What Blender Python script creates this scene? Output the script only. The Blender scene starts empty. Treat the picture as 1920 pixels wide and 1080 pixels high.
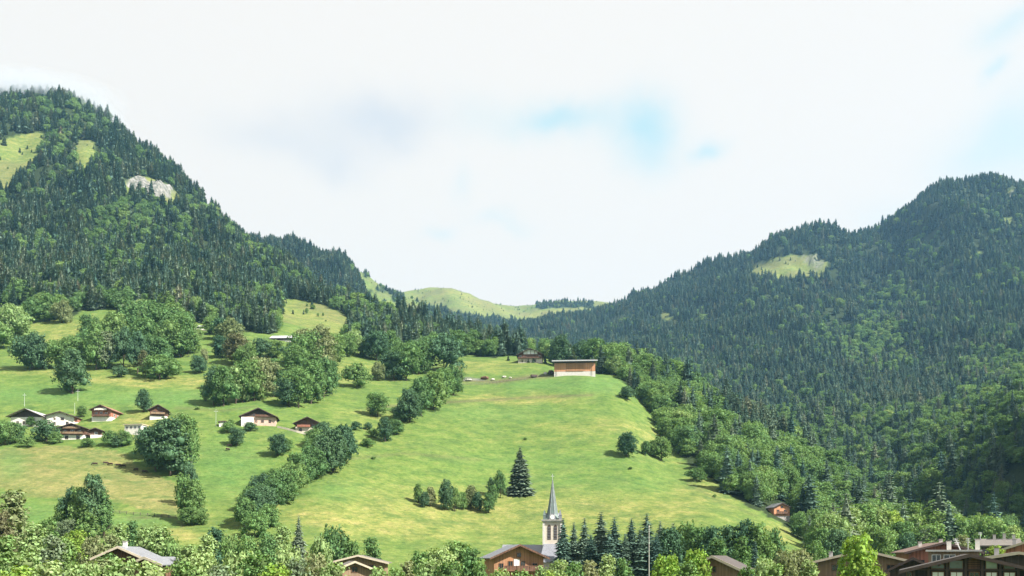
import bpy, math, random
import numpy as np
random.seed(7); rng = np.random.default_rng(11)
R = math.radians
SC = bpy.context.scene
COL = SC.collection
# ------------------------------------------------------------------ camera, sky, sun, exposure
F = 1663.0; U0 = 960.0; H0 = 1045.0; CZ = 12.0       # focal length / principal column / horizon row in photo pixels, eye height in m
cam = bpy.data.cameras.new('camera'); camo = bpy.data.objects.new('camera', cam); COL.objects.link(camo)
camo.location = (0, 0, CZ); camo.rotation_euler = (R(90), 0, 0)
cam.sensor_width = 36; cam.lens = 36 * F / 1920; cam.shift_y = (H0 - 540) / 1920
cam.clip_start = 0.5; cam.clip_end = 20000
SC.camera = camo
SUN_EL, SUN_AZ = 43.0, 118.0                          # elevation; azimuth clockwise from the view direction
sd = (math.cos(R(SUN_EL)) * math.sin(R(SUN_AZ)), math.cos(R(SUN_EL)) * math.cos(R(SUN_AZ)), math.sin(R(SUN_EL)))
W = bpy.data.worlds.new('World'); SC.world = W; W.use_nodes = True
SC.view_settings.view_transform = 'Standard'; SC.view_settings.look = 'None'
SC.cycles.volume_bounces = 3
SC.view_settings.exposure = 1.72; SC.view_settings.gamma = 1; SC.view_settings.use_curve_mapping = False
sl = bpy.data.lights.new('sun', 'SUN'); sl.energy = 4.6; sl.angle = R(0.6); sl.color = (1, 0.95, 0.86)
so = bpy.data.objects.new('sun', sl); COL.objects.link(so); so.location = (300, -100, 900)
from mathutils import Vector
so.rotation_euler = Vector(sd).to_track_quat('Z', 'Y').to_euler()

class NT:
    def __init__(s, tree): s.t = tree; s.n = tree.nodes; s.l = tree.links
    def a(s, typ, **k):
        n = s.n.new(typ)
        for key, v in k.items():
            if key[0] == '_': setattr(n, key[1:], v)
            else:
                for i in n.inputs:
                    if i.name.replace(' ', '') == key: s.put(i, v); break
                else: raise KeyError(key)
        return n
    def put(s, inp, v):
        if isinstance(v, bpy.types.NodeSocket): s.l.new(v, inp)
        else: inp.default_value = v
    def m(s, op, a, b=None, c=None, clamp=False):
        n = s.n.new('ShaderNodeMath'); n.operation = op; n.use_clamp = clamp
        for i, v in enumerate((a, b, c)):
            if v is not None: s.put(n.inputs[i], v)
        return n.outputs[0]
    def vm(s, op, a, b=None, out=0):
        n = s.n.new('ShaderNodeVectorMath'); n.operation = op
        s.put(n.inputs[0], a)
        if b is not None: s.put(n.inputs[1], b)
        return n.outputs[out]
    def mix(s, f, a, b, blend='MIX'):
        n = s.n.new('ShaderNodeMix'); n.data_type = 'RGBA'; n.blend_type = blend
        s.put(n.inputs[0], f)
        s.put(n.inputs[6], a if isinstance(a, bpy.types.NodeSocket) else (*a[:3], 1))
        s.put(n.inputs[7], b if isinstance(b, bpy.types.NodeSocket) else (*b[:3], 1))
        return n.outputs[2]
    def ramp(s, f, stops, interp='LINEAR'):
        n = s.n.new('ShaderNodeValToRGB'); cr = n.color_ramp; cr.interpolation = interp
        while len(cr.elements) < len(stops): cr.elements.new(0.5)
        for e, (p, c) in zip(cr.elements, stops):
            e.position = p; e.color = (*c[:3], 1) if hasattr(c, '__len__') else (c, c, c, 1)
        s.put(n.inputs[0], f); return n.outputs[0]
    def noise(s, vec, scale, detail=4, rough=0.55, out=0):
        n = s.n.new('ShaderNodeTexNoise'); n.inputs['Scale'].default_value = scale
        n.inputs['Detail'].default_value = detail; n.inputs['Roughness'].default_value = rough
        if vec is not None: s.l.new(vec, n.inputs['Vector'])
        return n.outputs[out]

def world_sky():
    t = NT(W.node_tree); t.n.clear()
    sky = t.a('ShaderNodeTexSky', _sky_type='NISHITA', _sun_disc=False, _sun_elevation=R(SUN_EL), _sun_rotation=R(SUN_AZ))
    sky.altitude = 1200; sky.ozone_density = 1.5; sky.dust_density = 0.6
    tc = t.a('ShaderNodeTexCoord').outputs['Generated']
    warp = t.noise(tc, 7.0, 5, 0.6, 1)
    d = t.vm('ADD', tc, t.vm('SCALE', t.vm('SUBTRACT', warp, (0.5, 0.5, 0.5)), None))
    d.node.inputs[1].links[0].from_node.inputs['Scale'].default_value = 0.085
    d = t.vm('NORMALIZE', d)
    # thin places in the cloud deck: direction, angular radius, stretch
    def hole(u, v, rx, ry, k):
        c = Vector(((u - U0) / F, 1, (H0 - v) / F)).normalized()
        rt = Vector((c.y, -c.x, 0)).normalized(); up = rt.cross(c)
        a = t.m('DIVIDE', t.vm('DOT_PRODUCT', d, tuple(rt), 1), rx / F)
        b = t.m('DIVIDE', t.vm('DOT_PRODUCT', d, tuple(up), 1), ry / F)
        front = t.m('GREATER_THAN', t.vm('DOT_PRODUCT', d, tuple(c), 1), 0.2)
        r2 = t.m('ADD', t.m('MULTIPLY', a, a), t.m('MULTIPLY', b, b))
        return t.m('MULTIPLY', t.m('MULTIPLY', t.m('POWER', 2.718, t.m('MULTIPLY', r2, -1.2)), k), front)
    blue = None
    for h in [(1045, 240, 76, 32, .8), (1200, 218, 58, 40, .85), (1200, 285, 66, 40, .45), (1330, 265, 30, 20, .7), (1900, 275, 110, 65, .6),
              (1890, 60, 50, 26, .5), (1875, 132, 24, 14, .5), (880, 365, 22, 36, .22), (820, 436, 36, 12, .3), (945, 432, 40, 10, .25),
              (900, 215, 60, 40, .2), (1700, 400, 90, 30, .3)]:
        x = hole(*h); blue = x if blue is None else t.m('ADD', blue, x)
    grey = None
    for h in [(710, 215, 105, 42, 1.0), (520, 245, 110, 34, .6), (625, 290, 40, 28, .5)]:
        x = hole(*h); grey = x if grey is None else t.m('ADD', grey, x)
    n1 = t.noise(tc, 5.0, 6, 0.6)
    # elsewhere round the sky the deck also thins here and there
    wide = t.m('MULTIPLY', t.ramp(t.noise(tc, 2.3, 4, 0.55), [(0.56, 0), (0.72, 1)]), 0.35)
    side = t.m('GREATER_THAN', 0.55, t.vm('DOT_PRODUCT', tc, (0, 0.93, 0.36), 1))
    blue = t.m('ADD', blue, t.m('MULTIPLY', wide, side))
    bl = t.m('MULTIPLY', blue, t.ramp(n1, [(0.3, 0.75), (0.65, 1.0)]), clamp=True)
    gr = t.m('MULTIPLY', grey, 0.9, clamp=True)
    cloud = t.mix(gr, (2.98, 2.82, 2.64), (2.30, 2.40, 2.52))
    skyc = t.mix(1.0, sky.outputs[0], (1.0, 1.25, 1.05), 'MULTIPLY')
    skyc = t.mix(0.85, skyc, (1.78, 2.52, 2.60))
    col = t.mix(bl, cloud, skyc)
    bg = t.a('ShaderNodeBackground', Color=col, Strength=0.1)
    out = t.a('ShaderNodeOutputWorld', Surface=bg.outputs[0])
world_sky()

# ------------------------------------------------------------------ small maths
def vnoise(x, y, seed=0):
    xi = np.floor(x).astype(np.int64); yi = np.floor(y).astype(np.int64)
    fx = x - xi; fy = y - yi; fx = fx * fx * (3 - 2 * fx); fy = fy * fy * (3 - 2 * fy)
    def h(a, b):
        n = (a * 374761393 + b * 668265263 + seed * 1442695041) & 0xffffffff
        n = ((n ^ (n >> 13)) * 1274126177) & 0xffffffff
        return ((n ^ (n >> 16)) & 0xffff) / 65535.0
    return (h(xi, yi) * (1 - fx) + h(xi + 1, yi) * fx) * (1 - fy) + (h(xi, yi + 1) * (1 - fx) + h(xi + 1, yi + 1) * fx) * fy
def fbm(x, y, seed=0, oct=4):
    s = 0; a = 1; t = 0
    for o in range(oct):
        s = s + a * vnoise(x, y, seed + o * 17); t += a; a *= 0.5; x = x * 2.03 + 11.3; y = y * 2.03 - 5.7
    return s / t * 2 - 1
def pchip(xk, yk, x):
    """row-wise monotone cubic; xk,yk (N,K); x (M,) shared -> (N,M)"""
    h = np.diff(xk, axis=1); dl = np.diff(yk, axis=1) / h
    m = np.zeros_like(yk)
    w1 = 2 * h[:, 1:] + h[:, :-1]; w2 = h[:, 1:] + 2 * h[:, :-1]
    same = dl[:, :-1] * dl[:, 1:] > 0
    with np.errstate(divide='ignore', invalid='ignore'):
        mm = (w1 + w2) / (w1 / dl[:, :-1] + w2 / dl[:, 1:])
    m[:, 1:-1] = np.where(same, mm, 0); m[:, 0] = dl[:, 0]; m[:, -1] = dl[:, -1]
    out = np.empty((len(xk), len(x)))
    for i in range(len(xk)):
        j = np.clip(np.searchsorted(xk[i], x) - 1, 0, xk.shape[1] - 2)
        t = (x - xk[i, j]) / h[i, j]; t = np.clip(t, 0, 1); hh = h[i, j]
        out[i] = ((2*t**3 - 3*t**2 + 1) * yk[i, j] + (t**3 - 2*t**2 + t) * hh * m[i, j]
                  + (-2*t**3 + 3*t**2) * yk[i, j+1] + (t**3 - t**2) * hh * m[i, j+1])
        out[i][x < xk[i, 0]] = yk[i, 0]
        out[i][x > xk[i, -1]] = yk[i, -1] + (x[x > xk[i, -1]] - xk[i, -1]) * -0.3
    return out
def V(d, v): return CZ + (H0 - v) * d / F            # height of a point seen at row v, distance d

# ------------------------------------------------------------------ terrain: one height field, the highest of several hill forms
# each column: list of (distance, row) or (distance, None, z)
def kn(*a): return [(d, V(d, v)) if z is None else (d, z) for d, v, z in [(x + (None,))[:3] if len(x) == 2 else x for x in a]]
A = {  # valley floor, meadow spur, left mountain
 -1800: kn((2,0,0),(120,0,0),(250,0,6),(330,0,26),(400,0,60),(480,0,90),(600,0,150),(780,0,240),(1300,0,560),(2000,0,950),(2600,0,820)),
 -300: kn((2,0,0),(120,0,0),(250,0,3),(320,1015),(400,890),(480,803),(600,712),(780,618),(1300,430),(2000,212),(2600,330)),
 0:   kn((2,0,0),(120,0,0),(250,0,2),(320,1012),(400,892),(480,806),(600,704),(780,610),(1300,430),(2000,192),(2600,320)),
 110: kn((2,0,0),(120,0,0),(250,0,2),(320,1012),(400,895),(480,808),(600,706),(780,606),(1300,430),(2000,188),(2600,330)),
 200: kn((2,0,0),(120,0,0),(250,0,2),(320,1012),(400,900),(480,806),(600,704),(780,604),(1300,440),(1980,238),(2600,380)),
 330: kn((2,0,0),(120,0,0),(250,0,2),(320,1014),(400,915),(480,802),(600,710),(780,604),(1250,475),(1900,343),(2500,460)),
 450: kn((2,0,0),(120,0,0),(250,0,2),(320,1016),(400,925),(480,806),(600,712),(780,617),(1200,530),(1800,440),(2400,560)),
 530: kn((2,0,0),(120,0,0),(250,0,2),(320,1022),(400,925),(480,812),(600,722),(780,625),(1150,562),(1650,498),(2200,620)),
 600: kn((2,0,0),(120,0,0),(250,0,2),(320,1030),(400,925),(480,822),(600,735),(780,640),(1080,585),(1450,545),(2000,660)),
 700: kn((2,0,0),(120,0,0),(250,0,2),(330,1040),(410,930),(500,825),(610,738),(780,662),(1000,618),(1250,585),(1800,700)),
 800: kn((2,0,0),(120,0,0),(250,0,2),(330,1050),(420,938),(510,830),(620,742),(780,674),(960,640),(1150,612),(1700,720)),
 900: kn((2,0,0),(120,0,0),(250,0,2),(340,1048),(440,935),(530,830),(640,740),(780,672),(920,655),(1060,636),(1600,740)),
 1000: kn((2,0,0),(120,0,0),(250,0,2),(340,1048),(450,926),(560,805),(690,705),(785,671),(880,662),(980,655),(1500,760)),
 1080: kn((2,0,0),(120,0,0),(260,0,3),(340,1046),(450,925),(560,802),(680,705),(745,696),(840,690),(950,700),(1400,790)),
 1160: kn((2,0,0),(120,0,0),(260,0,3),(340,1044),(440,932),(550,812),(650,730),(720,704),(790,692),(900,712),(1300,830)),
 1250: kn((2,0,0),(120,0,0),(260,0,3),(335,1044),(430,945),(530,868),(610,812),(720,752),(830,722),(940,745),(1300,880)),
 1330: kn((2,0,0),(120,0,0),(260,0,3),(330,1046),(410,965),(480,912),(570,850),(690,790),(800,765),(900,790),(1200,900)),
 1430: kn((2,0,0),(120,0,0),(260,0,3),(325,1050),(390,1005),(440,965),(540,900),(650,840),(760,815),(860,850),(1100,930)),
 1560: kn((2,0,0),(120,0,0),(260,0,3),(320,0,10),(370,0,12),(430,0,18),(520,970),(610,920),(690,898),(780,930),(1000,990)),
 1680: kn((2,0,0),(120,0,0),(260,0,4),(310,0,8),(360,0,10),(420,0,13),(480,1015),(560,992),(630,988),(720,1005),(900,1035)),
 1800: kn((2,0,0),(120,0,0),(260,0,4),(310,0,6),(360,0,8),(420,0,9),(480,0,10),(560,0,12),(630,0,14),(720,0,14),(900,0,10)),
 3600: kn((2,0,0),(120,0,0),(260,0,4),(310,0,6),(360,0,8),(420,0,9),(480,0,10),(560,0,12),(630,0,14),(720,0,14),(900,0,10)),
}
B = {  # right mountain
 820:  kn((900,0,-60),(1500,0,60),(2000,0,180),(2600,640),(3300,625),(3800,650)),
 1000: kn((900,0,-40),(1500,770),(2000,695),(2600,636),(3300,604),(3800,625)),
 1130: kn((900,0,0),(1500,742),(2000,670),(2700,612),(3350,583),(3800,600)),
 1200: kn((850,0,10),(1400,755),(1900,680),(2500,615),(3300,557),(3800,600)),
 1300: kn((800,0,15),(1300,790),(1800,700),(2400,610),(3200,516),(3700,580)),
 1400: kn((760,0,15),(1200,820),(1700,705),(2300,590),(3050,478),(3500,560)),
 1480: kn((740,0,15),(1150,830),(1650,705),(2250,575),(2950,443),(3400,520)),
 1560: kn((700,0,12),(1100,835),(1600,715),(2250,570),(2950,442),(3400,520)),
 1640: kn((690,0,10),(1000,845),(1500,730),(2200,575),(2950,440),(3400,520)),
 1750: kn((640,0,8),(860,858),(1400,735),(2100,550),(2800,365),(3300,450)),
 1830: kn((600,0,6),(800,835),(1300,730),(2050,530),(2750,343),(3300,430)),
 1920: kn((570,0,6),(740,800),(1250,712),(2000,525),(2700,343),(3200,430)),
 2050: kn((540,0,6),(690,790),(1200,690),(1950,500),(2700,335),(3200,430)),
 2250: kn((470,0,6),(620,700),(1000,600),(1700,470),(2600,330),(3100,430)),
 3600: kn((420,0,6),(600,0,120),(900,0,260),(1500,0,520),(2300,0,900),(2900,0,700)),
}
C1 = {  # dark wooded shoulder behind the left mountain
 250: kn((1900,0,300),(2300,500),(2600,470),(3000,560)),
 450: kn((1900,0,260),(2300,500),(2650,452),(3000,560)),
 520: kn((1900,0,240),(2300,505),(2650,460),(3000,560)),
 640: kn((1850,0,200),(2250,545),(2600,498),(3000,600)),
 672: kn((1850,0,160),(2250,560),(2600,530),(3000,620)),
 730: kn((1850,0,80),(2250,640),(2600,640),(3000,700)),
 900: kn((1850,0,-50),(2250,720),(2600,720),(3000,760)),
}
C2 = {  # light green shoulder
 400: kn((2300,0,300),(2800,500),(3150,480),(3600,560)),
 640: kn((2300,0,300),(2800,560),(3150,506),(3600,580)),
 690: kn((2300,0,280),(2800,575),(3150,520),(3600,590)),
 740: kn((2300,0,260),(2800,595),(3150,541),(3600,600)),
 790: kn((2300,0,240),(2800,605),(3100,562),(3600,610)),
 840: kn((2300,0,200),(2800,620),(3100,592),(3600,640)),
 960: kn((2300,0,140),(2700,640),(3000,625),(3600,700)),
 1150: kn((2300,0,0),(2700,760),(3000,760),(3600,800)),
}
C3 = {  # far alp
 300: kn((3000,0,300),(3600,600),(4200,560),(4900,640)),
 700: kn((3000,0,420),(3600,600),(4200,558),(4900,640)),
 780: kn((3000,620),(3500,600),(4150,549),(4900,640)),
 825: kn((3000,620),(3500,598),(4100,545),(4900,640)),
 865: kn((3000,622),(3450,600),(4050,550),(4900,640)),
 900: kn((3000,620),(3450,602),(4100,566),(4900,640)),
 945: kn((3000,622),(3500,607),(4200,572),(4900,640)),
 985: kn((3000,625),(3550,612),(4300,577),(4900,640)),
 1050: kn((3000,622),(3550,606),(4250,574),(4900,640)),
 1130: kn((3000,612),(3550,600),(4250,573),(4900,640)),
 1250: kn((3000,0,700),(3550,600),(4250,590),(4900,640)),
 1700: kn((3000,0,100),(3550,0,200),(4250,0,300),(4900,640)),
}
E = {  # unseen spur added beyond the right edge to throw shade over the hollow
 1600: kn((300,0,-60),(560,0,-60),(700,0,-60),(900,0,-60),(1200,0,-60)),
 1990: kn((300,0,-40),(560,0,-40),(700,0,-20),(900,0,-40),(1200,0,-60)),
 2120: kn((300,0,-20),(480,0,40),(640,0,120),(820,0,100),(1200,0,-60)),
 2300: kn((240,0,-10),(400,0,110),(560,0,260),(760,0,230),(1200,0,60)),
 2700: kn((220,0,-10),(360,0,160),(520,0,330),(760,0,300),(1200,0,100)),
 3600: kn((200,0,-10),(330,0,160),(480,0,330),(760,0,300),(1200,0,100)),
}
us = np.unique(np.concatenate([np.arange(-1800, -60, 40.), np.arange(-60, 1981, 6.), np.arange(2000, 3400, 40.)]))
ds = np.concatenate([np.geomspace(3, 280, 46)[:-1], np.arange(280, 1000, 3.2), np.geomspace(1000, 4800, 250)])
def layer(tab):
    cols = sorted(tab); K = len(tab[cols[0]])
    cx = np.array([cols], float)
    LD = np.array([[math.log(k[0]) for k in tab[c]] for c in cols]).T
    ZZ = np.array([[k[1] for k in tab[c]] for c in cols]).T
    x = np.clip(us, cols[0], cols[-1])
    ld = np.array([pchip(cx, LD[k:k+1], x)[0] for k in range(K)]).T
    zz = np.array([pchip(cx, ZZ[k:k+1], x)[0] for k in range(K)]).T
    return pchip(np.exp(ld), zz, ds)
UU, DD = np.meshgrid(us, ds, indexing='ij')
XX = (UU - U0) / F * DD; YY = DD
Ls = []
for tab in (A, B, C1, C2, C3, E):
    z = layer(tab); cols = sorted(tab); d0 = tab[cols[0]][0][0]
    mn = min(tab[c][0][0] for c in cols)
    if tab is not A: z = np.where(DD < mn, -200, z)
    if tab in (C1, C2): z = np.where(UU < cols[0] - 900, z, z)
    Ls.append(z)
Ls = np.array(Ls)
# front-most flanks of the further forms start inside the nearer ones
far = DD > 850
amp = np.clip((DD - 700) / 900, 0, 1)
ridge = 1 - np.abs(fbm(XX / 260 + 3, YY / 420, 5, 3)) * 2
rel = amp * (ridge * 26 - 24 + (np.abs(fbm(XX / 120 + YY/500, YY / 420, 9, 3)) - .25) * 28 + fbm(XX / 45, YY / 60, 29, 2) * 7) * np.clip(DD / 1800, 0.5, 1.3)
lid = Ls.argmax(0); ZT = Ls.max(0)
alp = (lid == 4)
ZT = ZT + rel * np.where(alp, 0.45, 1.0)
near = np.clip((DD - 300) / 80, 0, 1) * (1 - amp)
ZT = ZT + near * (fbm(XX / 45, YY / 60, 21, 3) * 1.6 + fbm(XX / 11, YY / 14, 31, 2) * 0.35)
ZT = np.where(DD < 250, np.maximum(ZT, 0) * 1.0, ZT)
PV = H0 - (ZT - CZ) * F / DD                        # photo row of each terrain point
def gidx(u, d):
    i = np.interp(u, us, np.arange(len(us))); j = np.interp(d, ds, np.arange(len(ds)))
    return i, j
def bil(G, u, d):
    i, j = gidx(u, d); i0 = np.minimum(np.floor(i).astype(int), len(us) - 2); j0 = np.minimum(np.floor(j).astype(int), len(ds) - 2)
    a = i - i0; b = j - j0
    return (G[i0, j0] * (1-a) + G[i0+1, j0] * a) * (1-b) + (G[i0, j0+1] * (1-a) + G[i0+1, j0+1] * a) * b
def ground_ud(u, d): return float(bil(ZT, np.array([float(u)]), np.array([float(d)]))[0])
def ground_xy(x, y): return ground_ud(U0 + F * x / y, y)
VIS = np.minimum.accumulate(np.where(DD < 30, 1e9, PV), axis=1)   # highest row reached so far along each sight line
def hit(u, v, dmin=60.0):
    """first point along the sight line where the ground rises to row v"""
    i = int(round(float(np.interp(u, us, np.arange(len(us))))))
    ok = np.where((PV[i] <= v) & (ds > dmin))[0]
    if len(ok) == 0: j = int(np.argmin(PV[i])); return float(ds[j])
    j = ok[0]
    if j == 0: return float(ds[0])
    p0, p1 = PV[i, j-1], PV[i, j]
    t = np.clip((p0 - v) / max(p0 - p1, 1e-6), 0, 1)
    return float(ds[j-1] + t * (ds[j] - ds[j-1]))

def inpoly(u, v, P):
    P = np.array(P, float); c = np.zeros(np.shape(u), bool)
    x1, y1 = P[-1]
    for x2, y2 in P:
        with np.errstate(divide='ignore', invalid='ignore'):
            k = ((y1 > v) != (y2 > v)) & (u < (x2 - x1) * (v - y1) / ((y2 - y1) if y2 != y1 else 1e-9) + x1)
        c ^= k; x1, y1 = x2, y2
    return c
EDGE = [(-1800,575),(-300,580),(0,578),(60,570),(110,598),(180,580),(300,580),(350,604),(420,616),(500,622),(560,626),(640,640),(700,655),(760,662),(860,668),(960,667),
        (1010,663),(1040,680),(1120,700),(1160,704),(1200,745),(1235,800),(1262,842),(1310,884),(1400,950),(1450,968),(1500,1012),(1530,1050),(1700,1100),(3600,1100)]
ex, ey = np.array(EDGE).T
CLEAR = [[(520,600),(530,560),(560,560),(612,574),(660,600),(664,626),(640,640),(540,636),(522,625)],
 [(-60,262),(0,260),(78,246),(86,262),(64,300),(38,330),(-60,334)], [(138,264),(172,262),(182,290),(164,320),(142,318)], [(-60,325),(24,325),(26,352),(-60,362)],
 [(228,340),(262,328),(314,343),(350,384),(336,392),(300,378),(240,362)], [(205,560),(222,552),(214,585),(198,600)]]
CLEARB = [[(1404,524),(1416,492),(1470,480),(1530,474),(1552,495),(1545,520),(1450,526)], [(1238,582),(1256,588),(1274,612),(1262,620),(1243,604)],
 [(1880,352),(1900,356),(1912,378),(1898,376)],[(1880,408),(1900,405),(1902,420),(1884,424)], [(1880,742),(1925,736),(1925,752),(1890,752)], [(1812,474),(1838,474),(1840,486),(1818,488)]]
def forest_mask(u, v, d, lid):
    m = np.zeros(np.shape(u), bool)
    wob = fbm(u / 22.0, v / 12.0, 77, 3) * 9
    a = (lid == 0) & (v < np.interp(u, ex, ey) + wob) & (d > 330)
    for P in CLEAR: a &= ~(inpoly(u, v + wob * .5, P))
    b = (lid == 1) | (lid == 5)
    for P in CLEARB: b &= ~inpoly(u, v + wob * .4, P)
    b &= (d > 560)
    c1 = (lid == 2)
    c2 = (lid == 3) & ((fbm(u / 30., v / 16., 3, 3) > 0.22) | (u > 800))
    c3 = (lid == 4) & (v > np.interp(u, [700, 850, 900, 1000, 1060, 1130], [590, 588, 594, 606, 602, 592]) + wob)
    # the dark ledge of conifers on the saddle
    c3 |= (lid == 4) & inpoly(u, v, [(1005,571),(1060,566),(1115,568),(1112,577),(1060,577),(1010,580)])
    return a | b | c1 | c2 | c3
FM = forest_mask(UU, PV, DD, lid)
hillcut = (lid == 0) | (lid == 1) | (lid == 2) | (lid == 3) | (lid == 4) | (lid == 5)
def ell(u, v, cu, cv, ru, rv, soft=1.0):
    return np.clip(np.exp(-(((u - cu) / ru) ** 2 + ((v - cv) / rv) ** 2) ** 1.5 * 1.0) * soft, 0, 1)
Aonly = (lid == 0) & (DD < 900)
wu = fbm(XX / 30, YY / 30, 91, 3) * 14; wv = fbm(XX / 22, YY / 22, 92, 3) * 7
pu, pv = UU + wu, PV + wv
dry = np.zeros_like(ZT); mown = np.zeros_like(ZT)
for e in [(620,965,110,26,.8),(760,985,190,34,.8),(1010,955,120,26,.55),(1210,960,160,30,.7),(1330,925,90,24,.6),(960,748,120,9,.8),(1130,800,140,14,.4),(900,690,90,12,.5),(1250,820,60,40,.4),
          (640,560,60,30,.4),(110,615,50,20,.6),(300,715,140,10,.95),(120,700,120,8,.6),(660,700,60,20,.7),(590,700,30,20,.7),(340,1000,40,16,.9),(265,790,45,20,1.0),(230,815,60,8,.7),(600,580,70,16,.5),
          (1340,900,60,30,.5),(700,780,50,18,.5),(1460,1000,50,20,.7),(880,965,420,60,.6)]:
    dry = np.maximum(dry, ell(pu, pv, *e))
for P, w in [([(-60,845),(120,836),(235,850),(262,880),(330,905),(345,960),(300,962),(200,940),(60,935),(-60,905)], .62)]:
    dry = np.where(inpoly(pu, pv, P), np.maximum(dry, w), dry)
tan_f = np.where(inpoly(pu, pv, [(-60,845),(120,836),(235,850),(262,880),(330,905),(345,960),(300,962),(200,940),(60,935),(-60,905)]), 1.0, 0.0)
for e in [(60,738,190,18,.9),(300,745,150,18,1.0),(470,765,80,8,.5),(1070,722,150,16,1.0),(940,775,170,18,.55),(1040,865,180,18,.4),(240,975,90,13,1.0),(60,965,60,22,.9),(430,875,70,55,.8),(20,870,30,30,.8),(1100,905,200,20,.4),(620,915,60,20,.6),(340,660,60,30,.3)]:
    mown = np.maximum(mown, ell(pu, pv, *e))
dry *= Aonly; mown *= Aonly; tan_f = tan_f * Aonly
dry = np.where((lid >= 3) & (lid < 5) & ~FM, 0.4 + 0.9 * fbm(XX / 160, YY / 160, 8, 3), dry)
dry = np.where((lid <= 1) & ~FM & (DD > 900), 0.5, dry)
dark_alp = ((DD > 900) & ~FM) * 0.5
track = np.zeros_like(ZT)
def near_line(pts, w, u=None, v=None):
    u = UU if u is None else u; v = PV if v is None else v
    best = np.full(np.shape(u), 1e9)
    for (a, b), (c, d) in zip(pts[:-1], pts[1:]):
        L = (c-a)**2 + (d-b)**2; t = np.clip(((u-a)*(c-a) + (v-b)*(d-b)) / L, 0, 1)
        best = np.minimum(best, np.hypot(u - a - t*(c-a), v - b - t*(d-b)))
    return np.exp(-(best / w) ** 2)
for pts, w, k in [([(690,765),(800,756),(900,751),(1000,745),(1110,741)], 2.5, .7), ([(640,862),(760,850),(830,856),(900,862)], 3, .4), ([(860,712),(930,716),(1000,706),(1035,704)], 4, .9),
                  ([(330,765),(420,770),(480,762)], 2.5, .4), ([(1290,905),(1350,940),(1420,968)], 3, .3), ([(240,972),(330,968),(345,990)], 2.5, .6)]:
    track = np.maximum(track, k * near_line(pts, w))
track *= Aonly
rock = np.zeros_like(ZT)
rock = np.where(inpoly(pu*.3+UU*.7, pv*.4+PV*.6, [(232,336),(262,332),(300,344),(325,362),(322,372),(292,370),(242,352)]) & (lid == 0) & (DD > 1200), 1.0, rock)
rock = np.where((lid == 1) & inpoly(UU, PV, [(1500,480),(1530,478),(1548,495),(1530,506)]), 0.6, rock)
rock = np.where((lid == 1) & inpoly(UU, PV, [(1890,362),(1912,376),(1908,382)]), 0.9, rock)
rock = np.maximum(rock, Aonly * (inpoly(pu, pv, [(862,708),(905,712),(905,718),(862,718)]) * .7))
forest = FM.astype(float)

def set_mesh(me, co, quads):
    me.vertices.add(len(co)); me.vertices.foreach_set('co', np.asarray(co, np.float32).ravel())
    n = quads.shape[1]
    me.loops.add(quads.size); me.loops.foreach_set('vertex_index', quads.astype(np.int32).ravel())
    me.polygons.add(len(quads)); me.polygons.foreach_set('loop_start', np.arange(0, quads.size, n, dtype=np.int32))
    me.update(calc_edges=True)
def link(name, data, parent=None, mat=None):
    o = bpy.data.objects.new(name, data); COL.objects.link(o)
    if parent: o.parent = parent
    if mat and not data.materials: data.materials.append(mat)
    return o
def new_mat(name):
    m = bpy.data.materials.new(name); m.use_nodes = True; t = NT(m.node_tree); t.n.clear()
    return m, t
def out_bsdf(t, col, rough=0.9, normal=None, spec=0.2, metal=0.0, extra=None):
    b = t.a('ShaderNodeBsdfPrincipled', BaseColor=col, Roughness=rough, Metallic=metal)
    b.inputs['Specular IOR Level'].default_value = spec
    if normal is not None: t.l.new(normal, b.inputs['Normal'])
    t.a('ShaderNodeOutputMaterial', Surface=b.outputs[0]); return b

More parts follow.
